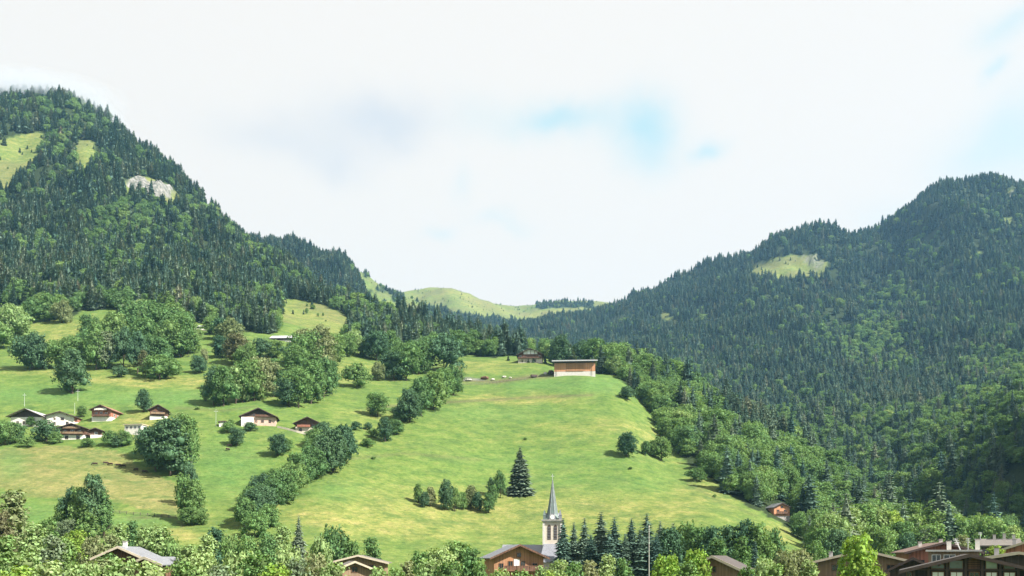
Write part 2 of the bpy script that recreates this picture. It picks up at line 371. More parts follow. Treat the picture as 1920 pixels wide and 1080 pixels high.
def mat_ground():
    m, t = new_mat('hill_ground')
    at = lambda n: t.a('ShaderNodeAttribute', _attribute_name=n).outputs['Fac']
    pos = t.a('ShaderNodeNewGeometry').outputs['Position']
    st = t.vm('MULTIPLY', pos, (1, 1, 2.2))               # along the slope's contour lines
    n_big = t.noise(st, 0.011, 5, 0.6); n_mid = t.noise(st, 0.045, 5, 0.6); n_fine = t.noise(st, 0.35, 4, 0.65); n_tuft = t.noise(pos, 1.6, 3, 0.6)
    n_pat = t.noise(st, 0.10, 6, 0.72)
    grass = t.ramp(n_pat, [(0.34, (0.046, 0.090, 0.023)), (0.46, (0.082, 0.134, 0.030)), (0.55, (0.108, 0.156, 0.038)), (0.70, (0.158, 0.180, 0.052))])
    dryc = t.ramp(n_pat, [(0.34, (0.088, 0.126, 0.034)), (0.46, (0.160, 0.174, 0.050)), (0.58, (0.222, 0.205, 0.070)), (0.74, (0.31, 0.245, 0.110))])
    f = t.m('ADD', t.m('MULTIPLY', at('dry'), 1.05), t.m('MULTIPLY', t.m('SUBTRACT', n_big, 0.5), 1.5), clamp=True)
    f = t.m('ADD', f, t.m('MULTIPLY', t.m('SUBTRACT', n_fine, 0.5), 0.9), clamp=True)
    c = t.mix(f, grass, dryc)
    c = t.mix(t.m('MULTIPLY', at('tan'), t.m('ADD', 0.1, n_mid)), c, t.ramp(n_pat, [(0.35, (0.120, 0.120, 0.045)), (0.65, (0.205, 0.165, 0.080))]))
    c = t.mix(t.m('MULTIPLY', at('mown'), 0.62), c, (0.076, 0.160, 0.046))
    # trodden terraces that run along the contour
    sep = t.a('ShaderNodeSeparateXYZ', Vector=pos)
    zz = t.m('ADD', sep.outputs[2], t.m('MULTIPLY', t.noise(pos, 0.03, 4, 0.6), 16.0))
    tri = t.m('PINGPONG', zz, 1.5)
    line = t.m('MULTIPLY', t.ramp(tri, [(0.0, 1), (0.24, 0)]), t.ramp(t.noise(st, 0.035, 4, 0.65), [(0.44, 0), (0.58, 0.7)]))
    c = t.mix(line, c, (0.062, 0.092, 0.028))
    dark = t.ramp(t.noise(st, 0.055, 5, 0.75), [(0.50, 0), (0.62, 0.6)])
    c = t.mix(dark, c, (0.058, 0.100, 0.030))
    spots = t.ramp(t.noise(pos, 0.5, 3, 0.6), [(0.60, 0), (0.68, 0.6)])
    c = t.mix(t.m('MULTIPLY', spots, t.ramp(n_big, [(0.4, 0.15), (0.6, 1)])), c, (0.048, 0.080, 0.026))
    c = t.mix(at('track'), c, (0.100, 0.086, 0.050))
    c = t.mix(t.m('MULTIPLY', t.m('SUBTRACT', n_tuft, 0.35), 0.9, clamp=True), c, (0.05, 0.09, 0.022))
    c = t.mix(1.0, c, t.ramp(t.noise(t.vm('MULTIPLY', pos, (1, 1, 1.6)), 0.42, 6, 0.8), [(0.32, (0.62, 0.66, 0.60)), (0.5, (0.97, 0.98, 0.96)), (0.68, (1.32, 1.26, 1.22))]), 'MULTIPLY')
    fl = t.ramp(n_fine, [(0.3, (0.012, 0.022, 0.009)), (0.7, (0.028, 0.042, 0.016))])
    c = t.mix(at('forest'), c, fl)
    rk = t.ramp(t.noise(t.vm('MULTIPLY', pos, (1, 1, 0.4)), 0.16, 6, 0.7), [(0.36, (0.04, 0.055, 0.04)), (0.5, (0.13, 0.13, 0.12)), (0.68, (0.26, 0.25, 0.24))])
    c = t.mix(at('rock'), c, rk)
    bump = t.a('ShaderNodeBump', Height=t.m('ADD', n_fine, t.m('MULTIPLY', n_tuft, 0.5)), Strength=0.5, Distance=0.6)
    out_bsdf(t, c, 0.95, bump.outputs[0], 0.1)
    return m
M_GROUND = mat_ground()
def build_terrain():
    # rock ledges stand proud and broken
    zt = ZT + (rock > 0.5) * (DD > 1200) * (np.abs(fbm(XX / 9, YY / 30, 55, 3)) * 10 + np.floor(fbm(XX/14, YY/14, 56, 2) * 4) * 3)
    co = np.stack([XX, YY, zt], -1).reshape(-1, 3); nu, nd = len(us), len(ds)
    idx = np.arange(nu * nd).reshape(nu, nd)
    q = np.stack([idx[:-1, :-1], idx[1:, :-1], idx[1:, 1:], idx[:-1, 1:]], -1).reshape(-1, 4)
    me = bpy.data.meshes.new('hillside'); set_mesh(me, co, q)
    for n, a in (('dry', dry), ('mown', mown), ('tan', tan_f), ('track', np.maximum(track, dark_alp * .95 * np.clip(.5 + fbm(XX/50, YY/50, 19, 3) * 1.5, .15, 1))), ('rock', rock), ('forest', forest)):
        at = me.attributes.new(n, 'FLOAT', 'POINT'); at.data.foreach_set('value', np.clip(a, 0, 1).astype(np.float32).ravel())
    me.polygons.foreach_set('use_smooth', np.ones(len(q), bool))
    o = link('hillside', me, mat=M_GROUND); o['kind'] = 'structure'
    # valley floor continuing all round
    n = 96; ang = np.linspace(0, 2*math.pi, n, endpoint=False); rr = np.array([0.0, 60, 300, 1200, 3000, 5300])
    cs = [(0, 0, -1.2)]; fs = []
    for r in rr[1:]:
        for a in ang: cs.append((r*math.cos(a), r*math.sin(a), -1.2))
    for k in range(n): fs.append((0, 1+k, 1+(k+1) % n))
    for j in range(len(rr)-2):
        for k in range(n):
            a = 1+j*n+k; b = 1+j*n+(k+1) % n; fs.append((a, a+n, b+n, b))
    me = bpy.data.meshes.new('valley_floor'); me.from_pydata(cs, [], fs)
    o = link('valley_floor', me, mat=M_GROUND); o['kind'] = 'structure'
build_terrain()
# ------------------------------------------------------------------ materials
def mat_plain(name, col, rough=0.85, var=0.15, scale=1.2, spec=0.2, metal=0.0, stretch=(1, 1, 1), bump=0.0):
    m, t = new_mat(name)
    pos = t.a('ShaderNodeTexCoord').outputs['Object']
    n = t.noise(t.vm('MULTIPLY', pos, stretch), scale, 5, 0.65)
    lo = tuple(c * (1 - var) for c in col); hi = tuple(min(1, c * (1 + var)) for c in col)
    c = t.ramp(n, [(0.32, lo), (0.68, hi)])
    nr = None
    if bump: nr = t.a('ShaderNodeBump', Height=n, Strength=bump, Distance=0.05).outputs[0]
    out_bsdf(t, c, rough, nr, spec, metal); return m
def mat_boards(name, col, var=0.35, vertical=True, pitch=0.22, grey=0.25):
    m, t = new_mat(name)
    pos = t.a('ShaderNodeTexCoord').outputs['Object']
    sp = t.a('ShaderNodeSeparateXYZ', Vector=pos)
    a = t.m('ADD', sp.outputs[0], sp.outputs[1]) if vertical else sp.outputs[2]
    cell = t.m('FLOOR', t.m('DIVIDE', a, pitch))
    wn = t.a('ShaderNodeTexWhiteNoise', _noise_dimensions='1D'); t.l.new(cell, wn.inputs['W'])
    n = t.noise(t.vm('MULTIPLY', pos, (3, 3, 0.4) if vertical else (0.4, 0.4, 3)), 1.4, 5, 0.65)
    f = t.m('ADD', t.m('MULTIPLY', wn.outputs[0], 0.5), t.m('MULTIPLY', n, 0.5))
    c = t.ramp(f, [(0.2, tuple(x * (1 - var) for x in col)), (0.8, tuple(min(1, x * (1 + var)) for x in col))])
    gap = t.m('LESS_THAN', t.m('FRACT', t.m('DIVIDE', a, pitch)), 0.07)
    c = t.mix(t.m('MULTIPLY', gap, 0.6), c, tuple(x * 0.3 for x in col))
    w = t.ramp(t.noise(pos, 0.5, 4), [(0.45, 0), (0.75, grey)])
    c = t.mix(w, c, (0.16, 0.14, 0.125))
    out_bsdf(t, c, 0.8, None, 0.25); return m
def mat_roof(name, col, pitch=0.45, rough=0.6, metal=0.0, var=0.25, spec=0.4):
    m, t = new_mat(name)
    pos = t.a('ShaderNodeTexCoord').outputs['Object']
    br = t.a('ShaderNodeTexBrick', Vector=t.vm('MULTIPLY', pos, (1, 1, 1)), Scale=1.0 / pitch, MortarSize=0.03)
    br.inputs['Color1'].default_value = (*[c * (1 - var) for c in col], 1); br.inputs['Color2'].default_value = (*[min(1, c * (1 + var)) for c in col], 1)
    br.inputs['Mortar'].default_value = (*[c * 0.4 for c in col], 1)
    n = t.noise(pos, 0.9, 6, 0.7)
    c = t.mix(t.ramp(n, [(0.35, 0.0), (0.7, 0.55)]), br.outputs[0], tuple(c * 1.35 for c in col))
    moss = t.ramp(t.noise(pos, 0.45, 5, 0.7), [(0.56, 0), (0.75, 0.4)])
    c = t.mix(moss, c, (0.12, 0.12, 0.08))
    out_bsdf(t, c, rough, None, spec, metal); return m
def mat_leaf(name, stops, trans=0.3, nvar=0.6, patch=0.0, gain=1.0):
    m, t = new_mat(name)
    oi = t.a('ShaderNodeObjectInfo'); rnd = oi.outputs['Random']
    pos = t.a('ShaderNodeTexCoord').outputs['Object']
    geo = t.a('ShaderNodeNewGeometry'); isl = geo.outputs['Random Per Island']
    if patch:      # stands of like trees: the tint drifts over the mountainside
        pn = t.noise(oi.outputs['Location'], 0.02, 4, 0.65)
        rnd = t.m('ADD', t.m('MULTIPLY', rnd, 1 - patch), t.m('MULTIPLY', t.m('SUBTRACT', t.m('MULTIPLY', pn, 2.4), 0.7), patch), clamp=True)
    c = t.ramp(rnd, stops)
    n = t.noise(geo.outputs['Position'], 0.35, 3, 0.6)
    k = t.m('MULTIPLY', t.m('ADD', t.m('MULTIPLY', isl, nvar), t.m('ADD', 0.5 - nvar * .5, t.m('MULTIPLY', n, 1.0))), gain)
    hs = t.a('ShaderNodeHueSaturation', Color=c); t.l.new(k, hs.inputs['Value'])
    t.l.new(t.m('ADD', 0.485, t.m('MULTIPLY', isl, 0.03)), hs.inputs['Hue'])
    d = t.a('ShaderNodeBsdfDiffuse', Color=hs.outputs[0])
    tr = t.a('ShaderNodeBsdfTranslucent', Color=t.mix(1.0, hs.outputs[0], (1.15, 1.2, 0.55), 'MULTIPLY'))
    mx = t.a('ShaderNodeMixShader', Fac=trans); t.l.new(d.outputs[0], mx.inputs[1]); t.l.new(tr.outputs[0], mx.inputs[2])
    t.a('ShaderNodeOutputMaterial', Surface=mx.outputs[0]); return m
ML = {
 'spruce': mat_leaf('spruce_needles', [(0.0, (0.022, 0.048, 0.040)), (0.25, (0.034, 0.062, 0.050)), (0.5, (0.050, 0.078, 0.058)), (0.72, (0.074, 0.096, 0.066)), (0.88, (0.100, 0.104, 0.072)), (1.0, (0.120, 0.100, 0.080))], 0.12, .75, .5, 1.95),
 'forestleaf': mat_leaf('forest_leaves', [(0.0, (0.046, 0.084, 0.040)), (0.35, (0.066, 0.112, 0.044)), (0.7, (0.090, 0.140, 0.050)), (1.0, (0.135, 0.165, 0.065))], 0.30, .7, .5, 1.9),
 'g': mat_leaf('mid_green_leaves', [(0.0, (0.048, 0.088, 0.036)), (0.5, (0.066, 0.112, 0.040)), (1.0, (0.086, 0.130, 0.046))], 0.3, .7, gain=1.85),
 'd': mat_leaf('dark_green_leaves', [(0.0, (0.028, 0.058, 0.034)), (1.0, (0.046, 0.078, 0.040))], 0.25, .7, gain=1.95),
 'l': mat_leaf('light_green_leaves', [(0.0, (0.105, 0.150, 0.062)), (1.0, (0.140, 0.180, 0.078))], 0.32, .7, gain=1.95),
 'y': mat_leaf('yellow_green_leaves', [(0.0, (0.105, 0.165, 0.034)), (1.0, (0.140, 0.188, 0.046))], 0.35, .7, gain=1.75),
 'o': mat_leaf('olive_leaves', [(0.0, (0.088, 0.108, 0.050)), (1.0, (0.115, 0.122, 0.064))], 0.28, .7, gain=1.9),
 'b': mat_leaf('browning_leaves', [(0.0, (0.090, 0.096, 0.048)), (1.0, (0.100, 0.096, 0.054))], 0.25, .7, gain=1.4),
 's': mat_leaf('silver_green_leaves', [(0.0, (0.095, 0.130, 0.075)), (1.0, (0.115, 0.145, 0.088))], 0.3, .7, gain=1.5),
}
M_BARK = mat_plain('bark', (0.075, 0.058, 0.042), 0.95, 0.3, 2.0)

# ------------------------------------------------------------------ tree meshes
def tube(pts, rads, n=6):
    V_, Fs = [], []
    for k, (p, r) in enumerate(zip(pts, rads)):
        p = np.array(p, float)
        a = np.array(pts[min(k+1, len(pts)-1)], float) - np.array(pts[max(k-1, 0)], float); a /= np.linalg.norm(a) + 1e-9
        s = np.cross(a, (0.3, 1, 0.1)); s /= np.linalg.norm(s); w = np.cross(a, s)
        for i in range(n):
            t = 2*math.pi*i/n; V_.append(p + r*(math.cos(t)*s + math.sin(t)*w))
    for k in range(len(pts)-1):
        for i in range(n):
            j = (i+1) % n; Fs.append((k*n+i, k*n+j, (k+1)*n+j, (k+1)*n+i))
    Fs.append(tuple(range(n))[::-1]); b = (len(pts)-1)*n; Fs.append(tuple(b+i for i in range(n)))
    return V_, Fs
def join_pd(parts):
    vs, fs = [], []
    for v, f in parts:
        o = len(vs); vs += [tuple(x) for x in v]; fs += [tuple(i+o for i in q) for q in f]
    return vs, fs
def lumpy(c, r, seed, n=10):
    """closed uneven core that blocks light inside a crown"""
    vs, fs = [], []; rg = np.random.default_rng(seed)
    ph = rg.uniform(0, 6, 4)
    for i in range(n//2+1):
        th = math.pi*i/(n//2)
        for j in range(n):
            a = 2*math.pi*j/n
            k = 1 + 0.16*math.sin(3*a+ph[0])*math.sin(th) + 0.12*math.sin(4*th+ph[1])
            vs.append((c[0]+r[0]*k*math.sin(th)*math.cos(a), c[1]+r[1]*k*math.sin(th)*math.sin(a), c[2]+r[2]*k*math.cos(th)))
    for i in range(n//2):
        for j in range(n):
            a = i*n+j; b = i*n+(j+1) % n; fs.append((a, a+n, b+n, b))
    return vs, fs
def leaf_quads(P, N, size, rg, flat=0.5):
    """one small leaf-spray quad per point, roughly facing N"""
    n = len(P); N = N + rg.normal(0, flat, (n, 3)); N /= np.linalg.norm(N, axis=1)[:, None] + 1e-9
    T = np.cross(N, rg.normal(0, 1, (n, 3))); T /= np.linalg.norm(T, axis=1)[:, None] + 1e-9
    Bv = np.cross(N, T); s = (size * rg.uniform(0.6, 1.35, n))[:, None]
    q = np.stack([P - T*s*.5, P + Bv*s*.42, P + T*s*.62, P - Bv*s*.38], 1)
    return q.reshape(-1, 3)
def mesh_tri_quads(name, qv, core=None, mat=None):
    nq = len(qv) // 4
    me = bpy.data.meshes.new(name); faces = np.arange(nq*4).reshape(-1, 4)
    co = qv
    if core:
        cv, cf = core; co = np.concatenate([qv, np.array(cv)])
        loops = list(faces.ravel()); starts = list(range(0, nq*4, 4))
        me.vertices.add(len(co)); me.vertices.foreach_set('co', np.asarray(co, np.float32).ravel())
        for f in cf: starts.append(len(loops)); loops += [i + nq*4 for i in f]
        me.loops.add(len(loops)); me.loops.foreach_set('vertex_index', np.array(loops, np.int32))
        me.polygons.add(len(starts)); me.polygons.foreach_set('loop_start', np.array(starts, np.int32))
        me.update(calc_edges=True)
    else: set_mesh(me, co, faces)
    if mat: me.materials.append(mat)
    return me
def broad_crown(seed, rx, zb, zt, lobes, n, size, spread=1.0, topple=0.0):
    """unit tree: height 1; crown from zb to zt, half width rx. leaves sit in small clumps on uneven lobes"""
    rg = np.random.default_rng(seed); P, N = [], []; cores = []
    L = []
    zc = (zb + zt) / 2; hz = (zt - zb) / 2
    for k in range(lobes):
        t = (k + 0.5) / lobes; zz = zb + (zt - zb) * (0.14 + 0.74 * t)
        w = math.sqrt(max(0.05, 1 - ((zz - zc) / hz) ** 2)) * rx
        a = k * 2.4 + rg.uniform(-.4, .4); rad = w * rg.uniform(0.42, 0.72) * spread
        r = rx * rg.uniform(0.36, 0.56) * (1 - 0.25 * t)
        L.append((np.array([rad*math.cos(a), rad*math.sin(a), zz]), np.array([r, r, r * rg.uniform(.8, 1.15) * min(1.3, hz / rx)])))
    L.append((np.array([0, 0, zt - rx*.42]), np.array([rx*.5, rx*.5, rx*.42])))
    L.append((np.array([0, 0, zc]), np.array([rx*.68, rx*.68, hz*.72])))
    wt = np.array([r[0]*r[2] for _, r in L]); wt = wt / wt.sum()
    for (c, r), w in zip(L, wt):
        m = max(20, int(n * w)); nc = max(6, m // 9)
        D = rg.normal(0, 1, (nc, 3)); D /= np.linalg.norm(D, axis=1)[:, None]; D[:, 2] = np.where(D[:, 2] < -0.55, -D[:, 2], D[:, 2])
        cc = c + D * r * rg.uniform(0.72, 1.18, (nc, 1))
        which = rg.integers(0, nc, m)
        p = cc[which] + rg.normal(0, 1, (m, 3)) * r * 0.13
        P.append(p); N.append(D[which] * 0.5 + (p - cc[which]) / r * 3.2 + np.array([0, 0, 0.3]))
        cores.append(lumpy(c, r * 0.52, seed + int(c[2]*100)))
    P = np.concatenate(P); N = np.concatenate(N)
    P[:, 2] = np.clip(P[:, 2], zb*.75, None)
    q = leaf_quads(P, N, size, rg, 0.7)
    return q, join_pd(cores)
def broad_trunk(seed, rx, zb, zt):
    rg = np.random.default_rng(seed); parts = [tube([(0,0,-.03),(0.004,0,zb*.5),(0.01,0.005,zb),(0,0.01,(zb+zt)/2),(0,0,zt-.12)], [.030,.024,.020,.013,.005])]
    for k in range(5):
        a = k*1.3+rg.uniform(0,.5); z0 = zb + (zt-zb)*(0.02+0.11*k)
        parts.append(tube([(0.005,0,z0),(rx*.35*math.cos(a),rx*.35*math.sin(a),z0+.08),(rx*.72*math.cos(a),rx*.72*math.sin(a),z0+.17)], [.012,.008,.003], 5))
    return join_pd(parts)
def spruce_crown(seed, rx, n_wh, nb, zb=0.06, droop=0.35, gap=0.0, fat=0.58):
    """whorls of drooping boughs, each a fan of narrow sprays"""
    rg = np.random.default_rng(seed); Q = []
    for w in range(n_wh):
        t = (w + rg.uniform(-.3, .3)) / n_wh; t = min(max(t, 0), .985); z = zb + (1 - zb) * t
        R0 = rx * (1 - t) ** fat * rg.uniform(0.72, 1.12) + 0.008
        k = max(4, int(nb * (1 - t * .55)))
        off = rg.uniform(0, 6.28)
        for b in range(k):
            if rg.uniform() < gap: continue
            a = off + 6.283 * b / k + rg.uniform(-.25, .25); r = R0 * rg.uniform(.72, 1.18)
            d = np.array([math.cos(a), math.sin(a), 0]); s = np.array([-d[1], d[0], 0])
            dr = droop * r * rg.uniform(.7, 1.4); wd = r * rg.uniform(.17, .28) + .004
            p0 = np.array([0, 0, z]); pm = d * r * .55 + np.array([0, 0, z - dr * .45]); p1 = d * r + np.array([0, 0, z - dr * 1.15])
            up = np.array([0, 0, 1.0]); th = wd * .55
            Q += [p0, pm - s*wd - up*th, p1, pm + up*th*.2]          # two tilted halves form a ridged bough
            Q += [p0, pm + up*th*.2, p1, pm + s*wd - up*th]
            if nb > 7:
                for sg in (-1, 1):
                    e = pm + s*sg*wd*1.5 + d*r*.22 - up*(th*1.2 + .1*dr)
                    Q += [pm*.6+p0*.4, e - d*wd*.6, e + d*wd*.5, pm]
    cvs, cfs = [], []; n = 8
    for i in range(7):
        t = i / 6; rr = rx * .55 * (1 - t) ** .9 * (1 + .2*math.sin(i*2.3+seed)) + .001
        for j in range(n): cvs.append((rr*math.cos(6.283*j/n), rr*math.sin(6.283*j/n), zb + .02 + (.95-zb)*t))
    for i in range(6):
        for j in range(n): a = i*n+j; b = i*n+(j+1) % n; cfs.append((a, b, b+n, a+n))
    return np.array(Q), (cvs, cfs)

BROAD = {}   # shape -> (crown mesh, trunk mesh, width/height)
def mkb(key, seed, rx, zb, zt, lobes, n, size, spread=1.0):
    q, core = broad_crown(seed, rx, zb, zt, lobes, n, size, spread)
    tv, tf = broad_trunk(seed, rx, zb, zt); tm = bpy.data.meshes.new('trunk'); tm.from_pydata(tv, [], tf); tm.materials.append(M_BARK)
    wid = (np.percentile(np.abs(q[:, :2]), 99.0)) * 2
    BROAD[key] = (mesh_tri_quads('crown_' + key, q, core, ML['forestleaf']), tm, wid)
mkb('round', 1, .46, .05, 1.0, 9, 5200, .040)
mkb('round_b', 2, .44, .08, 1.0, 8, 5200, .040)
mkb('wide', 3, .60, .05, 1.0, 11, 6000, .046)
mkb('tall', 4, .30, .02, 1.0, 9, 4600, .034)
mkb('tall_b', 5, .33, .0, 1.0, 10, 4600, .034, .9)
mkb('column', 6, .20, .0, 1.0, 9, 4000, .026, .8)
mkb('bush', 7, .72, .02, 1.0, 9, 3600, .060, 1.1)
mkb('loose', 8, .40, .08, 1.0, 8, 2600, .042, 1.25)
SPRUCE = {}
def mks(key, seed, rx, nw, nb, **k):
    q, core = spruce_crown(seed, rx, nw, nb, **k)
    tv, tf = tube([(0,0,-.03),(0,0,.3),(0,0,.97)], [.016,.012,.002], 6); tm = bpy.data.meshes.new('trunk'); tm.from_pydata(tv, [], tf); tm.materials.append(M_BARK)
    SPRUCE[key] = (mesh_tri_quads('crown_' + key, q, core, ML['spruce']), tm, rx * 2)
mks('a', 1, .17, 26, 9); mks('b', 2, .145, 24, 8); mks('c', 3, .20, 26, 9); mks('d', 4, .13, 28, 8, droop=.5); mks('e', 5, .16, 22, 8, gap=.15)
mks('fine', 6, .26, 46, 15, zb=.03, droop=.3, fat=.75); mks('fine_b', 7, .21, 44, 13, zb=.05, droop=.4, gap=.08, fat=.8)

# ------------------------------------------------------------------ things
def tag(o, label=None, cat=None, group=None, kind=None):
    if label: o['label'] = label
    if cat: o['category'] = cat
    if group: o['group'] = group
    if kind: o['kind'] = kind
    return o
def empty(name, loc, rz=0.0):
    o = bpy.data.objects.new(name, None); COL.objects.link(o); o.location = loc; o.rotation_euler = (0, 0, rz); o.empty_display_size = 1; return o
def tree(kind, x, y, z, h, w, mat, label, group, shape=None, rz=None):
    """kind 'spruce' or 'broadleaf'; h, w in metres"""
    if kind == 'spruce':
        cm, tm, wid = SPRUCE[shape or random.choice('abcde')]; nm = 'spruce_tree'; cat = 'spruce'
    else:
        r = w / h
        if shape is None:
            shape = 'bush' if r > 1.15 else random.choice(['wide', 'round']) if r > .95 else random.choice(['round', 'round_b']) if r > .72 else random.choice(['tall', 'tall_b', 'loose']) if r > .45 else 'column'
        cm, tm, wid = BROAD[shape]; nm, cat = ('bush', 'bush') if shape == 'bush' and h < 9 else ('broadleaf_tree', 'tree')
    r = empty(nm, (x, y, z - 0.02 * h), random.uniform(0, 6.28) if rz is None else rz); r.scale = (w / wid, w / wid, h)
    tag(r, label, cat, group)
    c = link('crown', cm, r)
    if mat:
        c.material_slots[0].link = 'OBJECT'; c.material_slots[0].material = mat
    link('trunk', tm, r)
    return r
ORD = ['first', 'second', 'third', 'fourth', 'fifth', 'sixth', 'seventh', 'eighth', 'ninth', 'tenth', 'eleventh', 'twelfth', 'thirteenth', 'fourteenth']
CW = {'g': 'green', 'd': 'dark green', 'l': 'light green', 'y': 'bright yellow-green', 'o': 'olive-green', 'b': 'brownish green', 's': 'silvery green', 'S': 'dark green'}
SW = {'bush': 'low bushy', 'wide': 'broad round', 'round': 'round-crowned', 'round_b': 'round-crowned', 'tall': 'tall', 'tall_b': 'tall', 'column': 'slim column-shaped', 'loose': 'loose-crowned'}
placed = []
N_SPR, N_BRO = 0, 0
def put_trees(group, where, rows, single=None):
    """rows: (u, v_base or None, height_px, width_px, colour[, distance, v_top]). Colour S = spruce."""
    global N_SPR, N_BRO
    rows = sorted(rows, key=lambda r: r[0]); n = len(rows)
    for i, r in enumerate(rows):
        u, v, hp, wp, c = r[:5]
        if len(r) > 5: d = r[5]; z = ground_ud(u, d); h = V(d, v - hp) - z      # given by its top: v - hp is the top row
        else: d = hit(u, v); z = ground_ud(u, d); h = hp * d / F
        w = wp * d / F * (1.25 if len(r) > 5 else 1.08); ratio = w / h; h = max(h, 1.5)
        if c == 'S': kind, shape = 'spruce', ('fine' if hp > 60 and ratio > .35 else 'fine_b' if hp > 60 or len(r) > 5 else None); sw = 'pointed'; noun = 'spruce'; N_SPR += 1
        else:
            shape = 'bush' if ratio > 1.1 else random.choice(['wide', 'round']) if ratio > .9 else random.choice(['round', 'round_b']) if ratio > .68 else random.choice(['tall', 'tall_b', 'loose']) if ratio > .42 else 'column'
            kind = 'broadleaf'; sw = SW[shape]; noun = 'bush' if (shape == 'bush' and h < 9) else 'tree'; N_BRO += 1
        if n == 1: lab = f"{sw} {CW[c]} {noun} {where}"
        elif n <= 14:
            pos = 'leftmost' if i == 0 else 'rightmost' if i == n-1 else ORD[i] + ' from the left'
            lab = f"{sw} {CW[c]} {noun}, {pos} {where}"
        else: lab = f"{sw} {CW[c]} {noun} {where}"
        if len(lab.split()) > 16: lab = lab.replace(sw + ' ', '', 1)
        if len(lab.split()) > 16: lab = lab.replace(CW[c] + ' ', '', 1)
        for cut in (' of trees', 'short ', 'right-hand ', 'dense '):
            if len(lab.split()) > 16: lab = lab.replace(cut, '' if cut[0] == ' ' else '', 1)
        tree(kind, (u - U0) / F * d, d, z, h, w, None if c == 'S' else ML[c], lab, group, shape)
        placed.append((u, v, d, w))
# ------------------------------------------------------------------ buildings
class MB:
    def __init__(s): s.v = []; s.f = []
    def add(s, v, f): o = len(s.v); s.v += [tuple(x) for x in v]; s.f += [tuple(i+o for i in q) for q in f]; return s
    def box(s, x0, x1, y0, y1, z0, z1):
        return s.add([(x0,y0,z0),(x1,y0,z0),(x1,y1,z0),(x0,y1,z0),(x0,y0,z1),(x1,y0,z1),(x1,y1,z1),(x0,y1,z1)],
                     [(0,3,2,1),(4,5,6,7),(0,1,5,4),(1,2,6,5),(2,3,7,6),(3,0,4,7)])
    def prism_y(s, poly, y0, y1):      # polygon in x,z (counter-clockwise seen from -y) extruded along y
        n = len(poly); v = [(x, y0, z) for x, z in poly] + [(x, y1, z) for x, z in poly]
        return s.add(v, [tuple(range(n)), tuple(range(2*n-1, n-1, -1))] + [(i, i+n, (i+1) % n + n, (i+1) % n) for i in range(n)])
    def tube(s, pts, rads, n=6): return s.add(*tube(pts, rads, n))
    def build(s, name, mat, parent=None, loc=None):
        me = bpy.data.meshes.new(name); me.from_pydata(s.v, [], s.f); o = link(name, me, parent, mat)
        if loc: o.location = loc
        return o
MT = {
 'dark': mat_boards('dark_weathered_boards', (0.052, 0.036, 0.030)),
 'brown': mat_boards('brown_boards', (0.115, 0.060, 0.040)),
 'red': mat_boards('reddish_boards', (0.30, 0.125, 0.085)),
 'orange': mat_boards('orange_boards', (0.48, 0.235, 0.13), 0.22, True, 0.35, 0.1),
 'tan': mat_boards('tan_boards', (0.23, 0.155, 0.095), 0.2),
 'honey': mat_boards('honey_boards', (0.33, 0.165, 0.085), 0.3),
 'white': mat_plain('white_render', (0.62, 0.59, 0.54), 0.9, 0.10, 0.7),
 'cream': mat_plain('cream_render', (0.50, 0.44, 0.37), 0.9, 0.12, 0.8),
 'pink': mat_plain('pinkish_render', (0.46, 0.33, 0.27), 0.9, 0.15, 0.8),
 'stone': mat_plain('grey_stone', (0.30, 0.28, 0.26), 0.95, 0.3, 1.5, bump=.6),
 'concrete': mat_plain('pale_concrete', (0.50, 0.47, 0.44), 0.9, 0.12, 0.9),
 'slate': mat_roof('slate_roof', (0.17, 0.175, 0.20)),
 'greymetal': mat_roof('grey_metal_roof', (0.21, 0.215, 0.235), 0.9, 0.45, 0.2, 0.08),
 'palemetal': mat_roof('pale_metal_roof', (0.40, 0.40, 0.42), 0.9, 0.4, 0.1, 0.06),
 'darkroof': mat_roof('dark_roof', (0.075, 0.062, 0.058)),
 'brownroof': mat_roof('brown_roof', (0.15, 0.095, 0.075)),
 'redroof': mat_roof('reddish_roof', (0.24, 0.115, 0.085)),
 'oldroof': mat_roof('weathered_roof', (0.135, 0.120, 0.108)),
 'fascia': mat_plain('cream_fascia', (0.42, 0.36, 0.28), 0.8, 0.1),
 'darkfascia': mat_plain('dark_fascia', (0.07, 0.05, 0.045), 0.8, 0.2),
 'framew': mat_plain('window_frame_white', (0.62, 0.60, 0.57), 0.6, 0.05),
 'frameb': mat_plain('window_frame_brown', (0.14, 0.075, 0.045), 0.6, 0.1),
 'glass': mat_plain('window_glass', (0.018, 0.024, 0.030), 0.08, 0.3, 0.8, spec=0.8),
 'curtain': mat_plain('white_blind', (0.66, 0.66, 0.64), 0.8, 0.06),
 'metal': mat_plain('galvanised_metal', (0.50, 0.51, 0.52), 0.4, 0.1, 2, 0.5, 0.4),
 'dirt': mat_plain('yard_earth', (0.20, 0.15, 0.10), 0.95, 0.3, 0.6),
 'straw': mat_plain('golden_straw', (0.42, 0.31, 0.07), 0.95, 0.3, 1.5, bump=.8),
 'greyboard': mat_boards('greyed_boards', (0.13, 0.115, 0.10)),
 'black': mat_boards('black_boards', (0.022, 0.019, 0.020), grey=.08),
 'bale': mat_plain('pale_wrap', (0.42, 0.40, 0.36), 0.6, 0.1, 1.5),
 'rust': mat_plain('rusty_brown', (0.13, 0.075, 0.05), 0.9, 0.3, 1.5),
 'cow': mat_plain('dark_brown_hide', (0.040, 0.025, 0.020), 0.8, 0.2, 2),
}
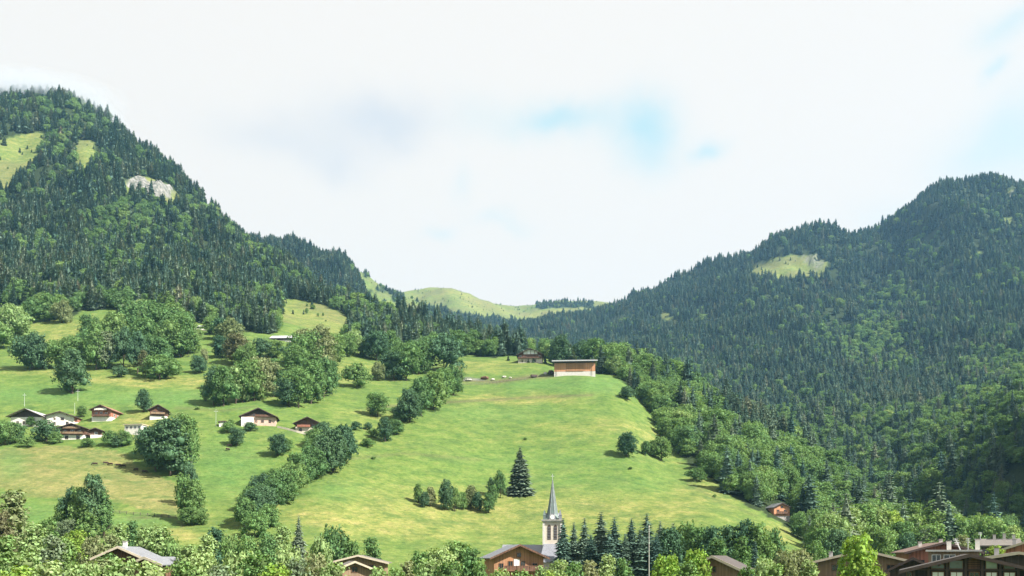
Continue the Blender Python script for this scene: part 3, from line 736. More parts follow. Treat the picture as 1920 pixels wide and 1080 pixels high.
def add_window(p, face, x, z, w, h, hw, hy, frame='frameb', glass='glass', bars=True):
    """window on a face at offset x along it and sill height z; hw, hy half width/depth of the house"""
    mb, gb = MB(), MB(); t = .10
    def bx(m, a0, a1, z0, z1, o0, o1):
        if face == 'front': m.box(a0, a1, -hy-o1, -hy-o0, z0, z1)
        elif face == 'right': m.box(hw+o0, hw+o1, a0, a1, z0, z1)
        else: m.box(-hw-o1, -hw-o0, a0, a1, z0, z1)
    a, b = x-w/2, x+w/2
    bx(mb, a-t, b+t, z-t, z, 0.003, .10); bx(mb, a-t, b+t, z+h, z+h+t, 0.003, .10)
    bx(mb, a-t, a, z, z+h, 0.003, .10); bx(mb, b, b+t, z, z+h, 0.003, .10)
    if bars: bx(mb, x-.04, x+.04, z, z+h, 0.003, .08)
    o = mb.build('window', MT[frame], p); bx(gb, a, x-.04 if bars else b, z, z+h, 0.003, .04)
    if bars: bx(gb, x+.04, b, z, z+h, 0.003, .04)
    gb.build('pane', MT[glass], o)
def add_balcony(p, face, a0, a1, z, hw, hy, mat='brown', depth=1.1, rail='brown'):
    m = MB()
    def bx(mm, u0, u1, o0, o1, z0, z1):
        if face == 'front': mm.box(u0, u1, -hy-o1, -hy-o0, z0, z1)
        elif face == 'right': mm.box(hw+o0, hw+o1, u0, u1, z0, z1)
        else: mm.box(-hw-o1, -hw-o0, u0, u1, z0, z1)
    bx(m, a0, a1, 0.003, depth, z-.18, z); o = m.build('balcony', MT[mat], p)
    r = MB(); bx(r, a0, a1, depth-.08, depth, z+.08, z+.95); bx(r, a0, a1, depth-.11, depth+.03, z+.96, z+1.06)
    n = max(2, int((a1-a0)/2.2))
    for k in range(n+1):
        q = a0 + (a1-a0)*k/n; bx(r, q-.06, q+.06, depth+.005, depth+.09, z-.18, z+1.0)
    r.build('railing', MT[rail], o)
def chalet(name, label, cat, loc, yaw, w, dp, he, pitch, base=2.5, upper='brown', lower='white', roof='darkroof', over=1.2, fascia='darkfascia',
           win=(), bal=(), chim=(), group=None, ridge_over=None, found=6.0, posts=False, gable=None):
    """gable front faces -y before yaw; w across the gable, dp deep, he eave height"""
    r = empty(name, loc, R(yaw)); tag(r, label, cat, group)
    over *= .72; hw, hy = w/2, dp/2; tp = math.tan(R(pitch)); zr = he + hw*tp
    MB().box(-hw-.04, hw+.04, -hy-.04, hy+.04, -found, base).build('base_wall', MT[lower], r)
    if gable:   # lower storeys in one material, the gable in another
        MB().box(-hw, hw, -hy, hy, base+.003, he).build('wall', MT[upper], r)
        MB().prism_y([(-hw, he+.003), (hw, he+.003), (0, zr)], -hy-.03, hy+.03).build('gable_wall', MT[gable], r)
    else:
        MB().prism_y([(-hw, base+.003), (hw, base+.003), (hw, he), (0, zr), (-hw, he)], -hy, hy).build('wall', MT[upper], r)
    y0, y1 = -hy-(ridge_over or over*1.3), hy+over*.8; th = .20; x1 = hw+over; ze = zr - x1*tp
    rf = MB().prism_y([(-x1, ze+.02), (0, zr+.02), (x1, ze+.02), (x1, ze+th), (0, zr+th+.04), (-x1, ze+th)][::1], y0, y1).build('roof', MT[roof], r)
    fb = MB()
    for s in (-1, 1):
        e = [(0, zr-.16), (s*x1, ze-.18), (s*x1, ze+th+.03), (0, zr+th+.07)]
        fb.prism_y(e if s < 0 else e[::-1], y0-.09, y0-.004)
    fb.build('fascia', MT[fascia], r)
    for s in (-1, -.5, 0, .5, 1):
        zz = zr - abs(s)*hw*tp - .30; MB().box(s*hw-.11, s*hw+.11, y0+.15, -hy-.045, zz-.12, zz+.12).build('purlin', MT['dark'] if fascia == 'darkfascia' else MT['brown'], r)
    if posts:
        for s in (-1, -.33, .33, 1): MB().box(s*(hw-.2)-.12, s*(hw-.2)+.12, -hy-.16, -hy-.04, 0, he+ (1-abs(s))*hw*tp-.5).build('post', MT['dark'], r)
    for (cx, cy) in chim:
        zc = zr - abs(cx)*tp
        c = MB().box(cx-.32, cx+.32, cy-.3, cy+.3, zc-.3, zc+1.2).build('chimney', MT['concrete'], rf)
        
        MB().box(cx-.42, cx+.42, cy-.4, cy+.4, zc+1.203, zc+1.3).build('chimney_cap', MT['stone'], r)
    for wi in win: add_window(r, *wi[:5], hw, hy, *(wi[5:] if len(wi) > 5 else ()))
    for b in bal: add_balcony(r, *b[:4], hw, hy, *(b[4:] if len(b) > 4 else ()))
    return r
def at_px(u, v, d=None):
    d = hit(u, v) if d is None else d
    return ((u - U0) / F * d, d, ground_ud(u, d))
def px(n, d): return n * d / F
# ------------------------------------------------------------------ church
def church():
    d = 280.0; x = (1036-U0)/F*d; z0 = ground_ud(1036, d)
    r = empty('church', (x, d, 0), R(-4)); tag(r, 'village church with square cream bell tower and slender green-grey spire', 'church')
    z = lambda v: V(d, v)
    s = 2.72
    MB().box(-s, s, -s, s, z0-4, z(979)).build('tower_wall', MT['cream'], r)
    for sx in (-1, 1):
        for sy in (-1, 1): MB().box(sx*s-.32, sx*s+.32, sy*s-.32, sy*s+.32, z0-4, z(981)).build('corner_pilaster', MT['concrete'], r)
    MB().box(-s-.4, s+.4, -s-.4, s+.4, z(979)+.003, z(977)).build('cornice', MT['concrete'], r)
    MB().box(-s-.7, s+.7, -s-.7, s+.7, z(977)+.003, z(975)).build('cornice', MT['stone'], r)
    for fx, rot in ((0, 0), (1, 90)):
        for k in (-1, 1):
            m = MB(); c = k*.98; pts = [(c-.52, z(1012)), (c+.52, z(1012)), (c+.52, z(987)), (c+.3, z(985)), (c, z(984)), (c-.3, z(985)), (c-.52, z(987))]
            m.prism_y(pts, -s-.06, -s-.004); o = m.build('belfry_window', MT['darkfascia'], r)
            sl_ = MB()
            for q in range(8): zz = z(1012) + .25 + q*.5; sl_.box(c-.48, c+.48, -s-.16, -s-.07, zz, zz+.12)
            p = sl_.build('louvre', MT['slate'], o); p['kind'] = 'stuff'
            o.rotation_euler = (0, 0, R(rot))
    # base of the spire: four corner turrets and a clock gable on each side
    zb = z(975) + .003; zt = z(900)
    MB().box(-s+.2, s-.2, -s+.2, s-.2, zb, z(972)).build('spire_base', M_COPPER, r)
    for sx in (-1, 1):
        for sy in (-1, 1):
            m = MB(); c = (sx*(s-.25), sy*(s-.25)); h1 = z(967)
            m.box(c[0]-.42, c[0]+.42, c[1]-.42, c[1]+.42, zb, h1)
            m.add([(c[0]-.5, c[1]-.5, h1), (c[0]+.5, c[1]-.5, h1), (c[0]+.5, c[1]+.5, h1), (c[0]-.5, c[1]+.5, h1), (c[0], c[1], h1+1.9)], [(0,1,4),(1,2,4),(2,3,4),(3,0,4),(3,2,1,0)])
            m.build('corner_turret', M_COPPER if sx*sy > 0 else MT['slate'], r)
    for a in (0, 90, 180, 270):
        m = MB(); m.prism_y([(-1.0, zb), (1.0, zb), (1.0, z(968)), (0, z(962)), (-1.0, z(968))], -s-.02, -s+1.6)
        o = m.build('clock_gable', MT['slate'], r); o.rotation_euler = (0, 0, R(a))
        n = 16; cc = z(970)
        c = MB().add([(.72*math.cos(6.283*i/n), -s-.10, cc+.72*math.sin(6.283*i/n)) for i in range(n)] + [(.72*math.cos(6.283*i/n), -s-.024, cc+.72*math.sin(6.283*i/n)) for i in range(n)],
                     [tuple(range(n))] + [(i, i+n, (i+1) % n+n, (i+1) % n) for i in range(n)])
        c.build('clock_face', MT['framew'], o)
    n = 8; m = MB(); lv = [(z(972)+.003, 2.35), (z(965), 1.85), (z(945), 1.22), (z(918), .5), (zt, .06)]
    vs = [(rr*math.cos(6.283*(i+.5)/n), rr*math.sin(6.283*(i+.5)/n), zz) for zz, rr in lv for i in range(n)]
    m.add(vs, [(k*n+i, k*n+(i+1) % n, (k+1)*n+(i+1) % n, (k+1)*n+i) for k in range(len(lv)-1) for i in range(n)])
    m.build('spire', M_COPPER, r)
    rb = MB()
    for i in range(n):
        a = 6.283*(i+.5)/n; rb.tube([((rr+.02)*math.cos(a), (rr+.02)*math.sin(a), zz) for zz, rr in lv], [.10, .09, .08, .06, .03], 4)
    rb.build('spire_ridge', MT['greymetal'], r)
    MB().box(-.06, .06, -.06, .06, zt-.2, zt+1.9).box(-.55, .55, -.055, .055, zt+1.15, zt+1.28).build('cross', MT['metal'], r)
    # slate hipped roof in front of the tower and the nave running left
    w0, w1 = -3.9, 5.3; ya, yb = -s-6.6, -s-.01; ze, zr = z(1054), z(1020)
    MB().box(w0+.5, w1-.5, ya+.6, yb, z0-4, ze+.3).build('apse_wall', MT['cream'], r)
    MB().add([(w0, ya, ze), (w1, ya, ze), (w1, yb, ze), (w0, yb, ze), (-2.6, yb-.9, zr), (2.6, yb-.9, zr), (-2.6, yb, zr), (2.6, yb, zr)],
             [(0,1,5,4), (1,2,7,5), (0,4,6,3), (4,5,7,6), (3,6,7,2), (0,3,2,1)]).build('apse_roof', MT['slate'], r)
    nx0, nx1 = -15.5, -s-.02; hy = 5.2; zr = z(1021); ze = z(1046)
    MB().box(nx0, nx1, -hy+2, hy+2, z0-4, ze+.4).build('nave_wall', MT['cream'], r)
    m = MB(); m.add([(nx0-.5, -hy+1.3, ze), (nx1, -hy+1.3, ze), (nx1, 2, zr), (nx0-.5, 2, zr), (nx1, hy+2.7, ze), (nx0-.5, hy+2.7, ze)], [(0,1,2,3), (3,2,4,5), (0,3,5), (1,4,2), (0,5,4,1)])
    m.build('nave_roof', MT['greymetal'], r)
    for k in range(3): add_window(r, 'front', -13+k*3.6, z(1056), 1.0, 2.6, 0, hy-2.0)
M_COPPER = mat_plain('weathered_green_sheeting', (0.115, 0.15, 0.14), 0.45, 0.22, 1.0, 0.5, 0.15, (1, 1, .3))
church()
# ------------------------------------------------------------------ hamlet on the hillside
MR = {}
def hc(name, label, u, v, yaw, wpx, he, dpf=1.1, **k):
    x, y, z = at_px(u, v); w = px(wpx, y); yaw = yaw - math.degrees(math.atan((u-U0)/F)); q = R(yaw); hb = w*dpf/2 if abs(yaw) < 60 else w/2
    if abs(yaw) >= 60: q = q - R(90)       # side wall towards the view
    x -= math.sin(q)*hb; y += math.cos(q)*hb     # the front foot stands on the point, the back is dug into the slope
    return chalet(name, label, k.pop('cat', 'chalet'), (x, y, z), yaw, w, w*dpf, he, k.pop('pitch', 24), **k)
GH = 'chalets of the hillside hamlet'
hc('chalet', 'big chalet with black gable over white ground floor, far left of the hamlet', 50, 799, -30, 60, 5.6, 1.3, base=5.0, upper='dark', roof='palemetal', over=2.3, group=GH, pitch=23,
   win=[('front', -5, 1.2, 1.2, 1.5, 'frameb'), ('front', -1.5, 1.2, 1.2, 1.5, 'frameb'), ('front', 2, .2, 1.6, 2.4, 'frameb'), ('front', 5.5, 1.2, 1.2, 1.5, 'frameb'), ('right', -4, 1.5, 1.1, 1.3), ('right', 3, 1.5, 1.1, 1.3)])
hc('chalet', 'white-walled chalet with dark roof, just right of the black-gabled one', 113, 798, -10, 47, 5.2, 1.2, base=5.1, upper='white', roof='darkroof', over=2.0, group=GH, pitch=19, gable='white',
   win=[('front', -3, 3.0, 1.2, 1.3), ('front', 1, 3.0, 1.6, 1.5), ('front', -3, .3, 1.3, 1.6), ('front', 3.5, .3, 1.3, 2.0), ('right', -2, 2, 1.1, 1.3)])
hc('farm_shed', 'low reddish shed leaning against the right of the white chalet', 134, 795, -20, 22, 3.6, 1.0, cat='shed', base=1.0, upper='red', roof='brownroof', over=1.0, pitch=20, win=[('front', 0, 1.5, 1.2, 1.0)])
hc('chalet', 'reddish wooden chalet with white balconies on the brow above the hamlet', 190, 790, -26, 36, 6.6, 1.5, base=2.6, upper='red', roof='redroof', over=1.6, group=GH, pitch=24,
   win=[('front', -2.8, 3.4, 1.3, 1.6, 'framew'), ('front', 0, 3.4, 1.3, 1.9, 'framew'), ('front', 2.8, 3.4, 1.3, 1.6, 'framew'), ('front', -1.4, 6.6, 1.2, 1.2, 'framew'), ('front', 1.4, 6.6, 1.2, 1.2, 'framew'), ('right', -4, 3.2, 1.5, 1.4, 'framew'), ('right', 0, 3.2, 1.2, 1.4, 'framew'), ('right', 4, 3.2, 1.2, 1.4, 'framew')],
   bal=[('front', -4.8, 4.8, 2.9, 'brown', 1.3, 'brown'), ('front', -3.4, 3.4, 6.2, 'brown', 1.1, 'white')])
hc('chalet', 'low brown chalet with two tiers of balconies below the others', 136, 824, -22, 44, 6.2, 1.15, base=2.4, upper='brown', roof='brownroof', over=1.8, group=GH, pitch=18,
   win=[('front', -3.5, 3.3, 1.3, 1.5, 'framew'), ('front', 0, 3.3, 1.6, 1.8, 'framew'), ('front', 3.5, 3.3, 1.3, 1.5, 'framew'), ('front', 0, 6.0, 1.4, 1.1, 'framew'), ('front', -3, .2, 1.4, 1.7), ('front', 2.8, .2, 1.6, 1.9), ('right', -3, 3.2, 1.2, 1.3), ('right', 2, 3.2, 1.2, 1.3)],
   bal=[('front', -5.6, 5.6, 2.9, 'brown', 1.3, 'tan'), ('front', -4.4, 4.4, 5.7, 'brown', 1.2, 'tan')])
hc('hut', 'small brown hut with white front, beside the low balconied chalet', 180, 821, -18, 20, 4.0, 1.0, cat='hut', base=1.6, upper='brown', roof='darkroof', over=1.3, pitch=20, win=[('front', 0, 1.8, 1.4, 1.1, 'framew')])
hc('chalet', 'small dark gabled wooden chalet behind the yellow slope', 297, 786, -8, 30, 5.4, 1.1, base=1.8, upper='brown', roof='darkroof', over=1.5, group=GH, pitch=29,
   win=[('front', -2, 3.3, 1.1, 1.2), ('front', 1.8, 3.3, 1.1, 1.2), ('front', 0, 6.0, 1.0, 1.0)], bal=[('front', -3.6, 3.6, 2.8, 'dark', 1.0, 'tan')])
hc('garden_shed', 'tiny flat white shed under a dark roof, beside the pole', 421, 800, 0, 19, 2.6, .8, cat='shed', base=2.5, upper='white', roof='darkroof', over=.8, pitch=7, win=[('front', 0, 1.0, 1.0, 1.0)])
hc('chalet', 'broad chalet with black upper boards and a white room at its left', 485, 798, -6, 62, 5.2, 1.0, base=4.8, upper='dark', lower='pink', roof='darkroof', over=1.9, group=GH, pitch=25, gable='dark',
   win=[('front', -6.2, 2.9, 1.0, 1.2), ('front', -1.5, 1.7, 1.4, 1.4), ('front', 2, 1.7, 1.4, 1.4), ('front', 6, 1.7, 1.2, 1.4), ('front', 2.5, 5.3, 1.3, 1.0), ('front', -2.5, 5.3, 1.3, 1.0)], bal=[('front', -1.8, 8, 4.95, 'brown', 1.2, 'brown')])
x, y, z = at_px(463, 799)
o = MB().box(-3.2, 3.2, -2.2, 2.2, -5, 4.9).build('white_annex', MT['white']); o.location = (x, y+1.4, z); o.rotation_euler = (0, 0, R(10)); tag(o, 'white rendered annex built onto the left of the black-boarded chalet', 'annex')
hc('chalet', 'greyish wooden chalet with brown roof and pale lower wall, rightmost of the hamlet', 577, 812, -10, 45, 5.6, 1.0, base=3.4, upper='brown', lower='cream', roof='brownroof', over=1.9, group=GH, pitch=25,
   win=[('front', -4, .5, 1.5, 2.2), ('front', 3, 3.6, 1.3, 1.3), ('front', -1.2, 3.6, 1.3, 1.3), ('front', 4.4, .8, 1.2, 1.4)], bal=[('front', -5.5, 1.5, 3.45, 'red', 1.2, 'red')])
x, y, z = at_px(255, 812)
o = empty('garden_room', (x, y, z), R(-10)); tag(o, 'low white building with a row of dark windows between the bushes and the big dark tree', 'outbuilding')
MB().box(-5, 5, -2.5, 2.5, -4, 4.0).build('wall', MT['white'], o); MB().box(-5.5, 5.5, -3.1, 3, 4.003, 4.35).build('roof', MT['fascia'], o)
for k in range(4): add_window(o, 'front', -3.6+k*2.4, 2.0, 1.3, 1.3, 5, 2.5, 'framew')
# outlying buildings
hc('chalet', 'chalet with white upper windows under a dark roof, above the meadow at the forest edge', 994, 680, -4, 45, 7.0, .8, base=3.6, upper='brown', lower='cream', roof='darkroof', over=2.2, pitch=25,
   win=[('front', -8, 4.2, 1.6, 1.8, 'framew'), ('front', 8, 4.2, 1.6, 1.8, 'framew'), ('front', -4.2, 7.3, 2.6, 2.9, 'framew', 'curtain'), ('front', -1.1, 7.3, 2.6, 3.6, 'framew', 'curtain'), ('front', 2.1, 7.3, 2.6, 3.2, 'framew', 'curtain'), ('front', 5.0, 7.3, 2.0, 2.4, 'framew', 'curtain'), ('front', -3, 0.6, 1.8, 2), ('front', 4, .6, 1.8, 2), ('front', -7, .6, 1.8, 2)],
   bal=[('front', -10, 10, 3.7, 'brown', 1.4, 'brown')], chim=[(-5, 2)])
hc('hut', 'little orange hut at the edge of the trees left of the upper chalet', 936, 668, 10, 14, 3.0, .9, cat='hut', base=.5, upper='orange', roof='redroof', over=1.2, pitch=26, win=[('front', 0, 1.4, 1.3, 1.1)])
hc('barn', 'far barn with a long pale roof in the clearing below the forest', 533, 640, 72, 26, 3.0, 2.0, cat='barn', base=1, upper='dark', roof='palemetal', over=1.6, pitch=27, win=[('left', 0, 1.2, 1.5, 1.2)])
hc('barn', 'thin pale-roofed barn half hidden behind the big grove', 372, 618, 80, 18, 2.6, 2.2, cat='barn', base=1, upper='dark', roof='palemetal', over=1.2, pitch=24)
hc('chalet', 'orange timber chalet with grey roof on the steep meadow edge by the woods', 1466, 972, 26, 31, 6.0, 1.2, base=1.6, upper='orange', lower='stone', roof='greymetal', over=.9, pitch=26,
   win=[('front', -2, 3.3, 1.2, 1.3), ('front', 1.8, 3.3, 1.2, 1.3), ('front', 0, 5.6, 1.0, 1.0), ('left', 0, 2.8, 1.2, 1.2)], bal=[('front', -3, 3, 2.8, 'brown', 1.0, 'brown')])
def big_barn():
    x, y, z = at_px(1079, 704); k = y / F
    r = empty('barn', (x, y+8, z), R(-4)); tag(r, 'long low barn with orange board front on a pale concrete base, top of the meadow', 'barn')
    L = 38.5 * k; D = 8
    MB().box(-L, L, -D, D, -7, 7.6*k).build('base_wall', MT['concrete'], r)
    MB().box(-L+.05, L-.05, -D+.08, D, 7.6*k+.003, 24.5*k).build('wall', MT['dark'], r)
    e = np.linspace(-L+.1, L-.1, 8)
    for i in range(7):
        MB().box(e[i]+.03, e[i+1]-.03, -D-.06 if i not in (2, 3, 4) else -D-.22, -D+.076, 7.6*k+.01, 23.5*k).build('board_panel', MT['orange'] if i not in (2, 3, 4) else MT['honey'], r)
    m = MB(); x1 = L + 1.7; zt = 24.5*k; m.prism_y([(-D-2.6, 0), (0, 2.1), (D+2, .4), (D+2, .8), (0, 2.75), (-D-2.6, .75)], -x1, x1)
    m.v = [(yy, xx, zz + zt + .5) for xx, yy, zz in m.v]; o = m.build('roof', MT['greymetal'], r)
    MB().box(-x1, x1, -D-2.72, -D-2.604, zt+.45, zt+1.35).build('fascia', MT['palemetal'], r)
    for i in range(9): q = -L + i*(2*L/8); MB().box(q-.12, q+.12, -D-2.3, -D-.3, zt+.1, zt+.42).build('rafter', MT['tan'], r)
    for q in (-L+2, L-2.5): MB().box(q-.1, q+.1, -D-.45, -D-.25, 0, zt).build('post', MT['tan'], r)
big_barn()
# ------------------------------------------------------------------ village in the valley
def vc(name, label, u, vapex, d, yaw, w, dp, pitch, **k):
    x = (U0*0 + (u-U0)/F*d); yaw = yaw - math.degrees(math.atan(x/d)); he = V(d, vapex) - .3 - w/2*math.tan(R(pitch)); z = 0.0
    return chalet(name, label, k.pop('cat', 'chalet'), (x, d, z), yaw, w, dp, he, pitch, found=3, **k)
vc('chalet', 'chalet with broad pale-grey roof and dark brown gable, half buried in trees at lower left', 243, 1024, 165, -22, 7.8, 8, 24, base=3, upper='brown', roof='greymetal', over=1.4, fascia='fascia', chim=[(.2, -2.5)],
   win=[('front', -2, 7.2, 1.2, 1.2), ('front', 1.5, 7.2, 1.2, 1.2), ('right', -2, 6, 1.2, 1.2)], bal=[('front', -4, 4, 6.4, 'brown', 1.1, 'brown')])
vc('outbuilding', 'low building with pale slanting roof to the right of the grey-roofed chalet', 300, 1043, 150, -34, 5.4, 7, 20, base=3, upper='brown', roof='greymetal', over=.9, fascia='fascia', cat='outbuilding', win=[('front', 0, 7, 1.2, 1.1)])
vc('chalet', 'tan gabled chalet among bushes with a cream roof edge, lower middle-left', 660, 1051, 185, 6, 7.6, 10, 22, base=3, upper='tan', roof='oldroof', over=1.0, fascia='fascia', win=[('front', 0, 9.0, 1.1, 1.0), ('front', -2, 6.8, 1.2, 1.2), ('front', 1.8, 6.8, 1.2, 1.2)], bal=[('front', -3.2, 3.2, 6.2, 'brown', 1, 'brown')])
vc('chalet', 'wide low-roofed chalet behind the tan gabled one, pale fascia slanting to the right', 676, 1040, 215, -5, 12.5, 12, 14, base=3, upper='tan', roof='oldroof', over=1.4, fascia='fascia', win=[('front', 3, 9, 1.2, 1.1), ('front', -3, 9, 1.2, 1.1), ('front', 5, 6.5, 1.2, 1.2)])
vc('chalet', 'orange-brown timber chalet with slate roof and balcony in front of the church', 962, 1021, 205, 10, 11.2, 15, 24, base=4.5, upper='honey', lower='cream', roof='slate', over=1.6, fascia='brown',
   win=[('front', -1.9, 9.6, .9, 1.5, 'frameb'), ('front', -.5, 9.6, 1.1, 1.9, 'framew', 'curtain'), ('front', .9, 9.6, .9, 1.5, 'frameb'), ('front', 3.6, 9.3, .9, 1.3), ('front', -4, 9.3, .9, 1.3), ('front', 0, 12.1, .8, .8), ('front', -3, 6, 1.2, 1.5, 'framew'), ('front', 0, 6, 1.6, 2, 'framew', 'curtain'), ('front', 3, 6, 1.2, 1.5, 'framew')],
   bal=[('front', -3.5, 5.2, 9.1, 'brown', 1.3, 'brown'), ('front', -5.3, 5.3, 5.6, 'brown', 1.3, 'white')])
vc('chalet', 'tan chalet with pale bargeboard peeping over shrubs, right of the tall mast', 1349, 1041, 150, -12, 8.4, 10, 25, base=3, upper='tan', lower='cream', roof='darkroof', over=1.1, fascia='fascia', win=[('front', -1.5, 7.6, 1.1, 1.2), ('front', 1.8, 7.6, 1.1, 1.2), ('front', 0, 9.6, .9, .9)], bal=[('front', -3.6, 3.6, 6.9, 'tan', 1, 'tan')])
vc('chalet', 'wide tan chalet with shallow roof, split by the bright tree in front', 1618, 1030, 165, 0, 15.4, 12, 14, base=3, upper='tan', roof='oldroof', over=1.5, fascia='fascia',
   win=[('front', -6, 7.2, 1.3, 1.3), ('front', -3.6, 7.2, 1.3, 1.3), ('front', 4.2, 7.2, 1.3, 1.4), ('front', 6, 7.2, 1.2, 1.4), ('front', 2.2, 7.2, 1.3, 1.4), ('front', 4.6, 9.6, 1.2, 1.0), ('front', -4.6, 9.6, 1.2, 1.0)],
   bal=[('front', -7.5, 7.5, 6.6, 'brown', 1.2, 'brown')], chim=[(-5.6, -1)])
vc('chalet', 'reddish-brown chalet with long shallow roof behind the wide tan one', 1752, 1017, 185, 12, 12.5, 14, 15, base=3, upper='red', roof='brownroof', over=1.5, fascia='darkfascia', chim=[(-3.2, -2), (1.2, 0), (3.6, -3)],
   win=[('front', -4, 10.2, 1.2, 1.2), ('front', -1, 10.2, 1.4, 1.5), ('front', 2.2, 10.2, 1.2, 1.2)], bal=[('front', -5, 5, 9.6, 'brown', 1.2, 'brown')])
vc('chalet', 'small brown chalet with open crossed roof timbers, just left of the large dark chalet', 1712, 1044, 138, 0, 6.4, 8, 27, base=3, upper='dark', roof='darkroof', over=1.0, fascia='darkfascia', win=[('front', 0, 8.0, 1.1, 1.1)])
def flat_block():
    d = 150; x = (1788-U0)/F*d; zt = V(d, 1031); r = empty('flat_roofed_house', (x, d, 0), -math.atan(x/d)); tag(r, 'flat-roofed house with white roof edge behind the large dark chalet', 'house')
    MB().box(-3.8, 3.8, -3, 4, -2, zt-.303).build('wall', MT['tan'], r); MB().box(-4.2, 4.2, -3.7, 4.4, zt-.3, zt).build('roof', MT['concrete'], r)
    for xx, w_, g in ((-2.6, 1.2, 'glass'), (-.6, 1.6, 'glass'), (2.0, 1.9, 'curtain')): add_window(r, 'front', xx, zt-2.4, w_, 1.5, 3.8, 3, 'framew', g)
    for cx, h in ((-.7, 1.4), (3.6, 1.7)):
        MB().box(cx-.35, cx+.35, 0, .7, zt+.003, zt+h).build('chimney', MT['white'], r); MB().box(cx-.48, cx+.48, -.13, .83, zt+h+.003, zt+h+.14).build('chimney_cap', MT['stone'], r)
flat_block()
def slate_house(label, ua, ub, vr, ve, d, roof='greymetal', chims=()):
    xa, xb = (ua-U0)/F*d, (ub-U0)/F*d; x = (xa+xb)/2; hw = (xb-xa)/2; zr, ze = V(d, vr), V(d, ve); dy = 5.5
    r = empty('house', (x, d, 0), -math.atan(x/d)); tag(r, label, 'house')
    MB().box(-hw+.8, hw-.8, -dy+1.2, dy, -2, ze+.2).build('wall', MT['dark'], r)
    MB().add([(-hw, -dy, ze), (hw, -dy, ze), (hw-.6, 0, zr), (-hw+.2, 0, zr), (hw, dy+1, ze), (-hw, dy+1, ze), (-hw, -dy, ze-.3), (hw, -dy, ze-.3), (hw, dy+1, ze-.3), (-hw, dy+1, ze-.3)],
             [(0,1,2,3), (3,2,4,5), (0,3,5), (1,4,2), (0,6,7,1), (1,7,8,4), (4,8,9,5), (5,9,6,0), (6,9,8,7)]).build('roof', MT[roof], r)
    for cx, h in chims:
        MB().box(cx-.32, cx+.32, -.7, 0, ze+.9, zr+h*.75).build('chimney', MT['concrete'], r); MB().box(cx-.42, cx+.42, -.8, .1, zr+h*.75+.003, zr+h*.75+.15).build('chimney_cap', MT['stone'], r)
    for k in range(3): add_window(r, 'front', -hw*.6+k*hw*.6, ze-2.2, 1.2, 1.3, hw, dy-1.2, 'frameb')
slate_house('dark house with pale slate roof and three white chimneys, highest at lower right', 1838, 1912, 1010, 1023, 215, 'oldroof', [(-1.2, 1.2), (.9, 1.5), (2.9, 1.1)])
vc('chalet', 'reddish chalet cut by the right edge of the view with a pale sloping roof edge', 1930, 1013, 165, 0, 9.5, 10, 19, base=3, upper='red', roof='oldroof', over=1.0, fascia='fascia', win=[('front', -2, 9.5, 1.2, 1.2), ('front', 0, 9.5, 1.2, 1.2)], chim=[(-2.4, -1)])
vc('chalet', 'low chalet with cream roof and dark windows right of the large dark chalet', 1905, 1034, 135, 4, 8.4, 9, 10, base=3, upper='dark', roof='oldroof', over=1.1, fascia='fascia', win=[('front', -2.2, 9.6, 1.2, 1.0, 'framew'), ('front', 0, 9.6, 1.2, 1.0, 'framew'), ('front', 2.2, 9.6, 1.2, 1.0, 'framew', 'curtain')], chim=[(-2.6, 0)])
def dark_chalet():
    d = 112.0; k = d/F; xc = (1812-U0)*k; w = 196*k; pitch = 14.5; zr = V(d, 1038); he = zr - .3 - w/2*math.tan(R(pitch))
    L = lambda u: (u-1812)*k
    r = chalet('large_chalet', 'large black-timbered chalet with tall white-blinded windows at the lower right', 'chalet', (xc, d, 0), -24, w, 12, he, pitch, base=3, upper='black', roof='darkroof', over=1.6, fascia='darkfascia', found=2)
    hw, hy = w/2, 6
    for u in (1703, 1722, 1746, 1776, 1806, 1832, 1860, 1888, 1903):
        zt = zr - abs(L(u))*math.tan(R(pitch)) - .45
        MB().box(L(u)-.13, L(u)+.13, -hy-.28, -hy-.105, 0, zt).build('post', MT['darkfascia'], r)
    MB().box(-hw, hw, -hy-.36, -hy-.285, V(d, 1068.5), V(d, 1066.5)).build('rail', MT['darkfascia'], r)
    for u0, u1, g in ((1709, 1719, 'glass'), (1751, 1772, 'curtain'), (1781, 1802, 'curtain'), (1811, 1828, 'glass'), (1837, 1856, 'curtain'), (1865, 1884, 'curtain')):
        add_window(r, 'front', (L(u0)+L(u1))/2, V(d, 1098), L(u1)-L(u0)-.2, V(d, 1072)-V(d, 1098), hw, hy, 'darkfascia' if False else 'frameb', g)
    for u0, u1, v0, mt in ((1750, 1772, 1057, M_TINT), (1779, 1802, 1050, M_TINT), (1837, 1856, 1050, M_PAINTED_GLARE), (1865, 1883, 1058, M_TINT)):
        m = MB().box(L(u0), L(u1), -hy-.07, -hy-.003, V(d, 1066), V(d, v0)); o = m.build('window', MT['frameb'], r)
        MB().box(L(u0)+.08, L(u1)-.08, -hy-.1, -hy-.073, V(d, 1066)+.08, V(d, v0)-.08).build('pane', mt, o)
    for i in range(5): z_ = V(d, 1066 - 4*i); MB().box(L(1809), L(1829), -hy-.09, -hy-.003, z_+.03, z_+.24).build('plank', MT['brown'], r)
M_TINT = mat_plain('greenish_glass', (0.07, 0.095, 0.08), 0.12, 0.3, .6, spec=.8)
M_PAINTED_GLARE = mat_plain('glass_painted_glare', (0.22, 0.27, 0.20), 0.15, 0.35, .5, spec=.8)  # paler base colour paints a bright reflection into this pane
dark_chalet()
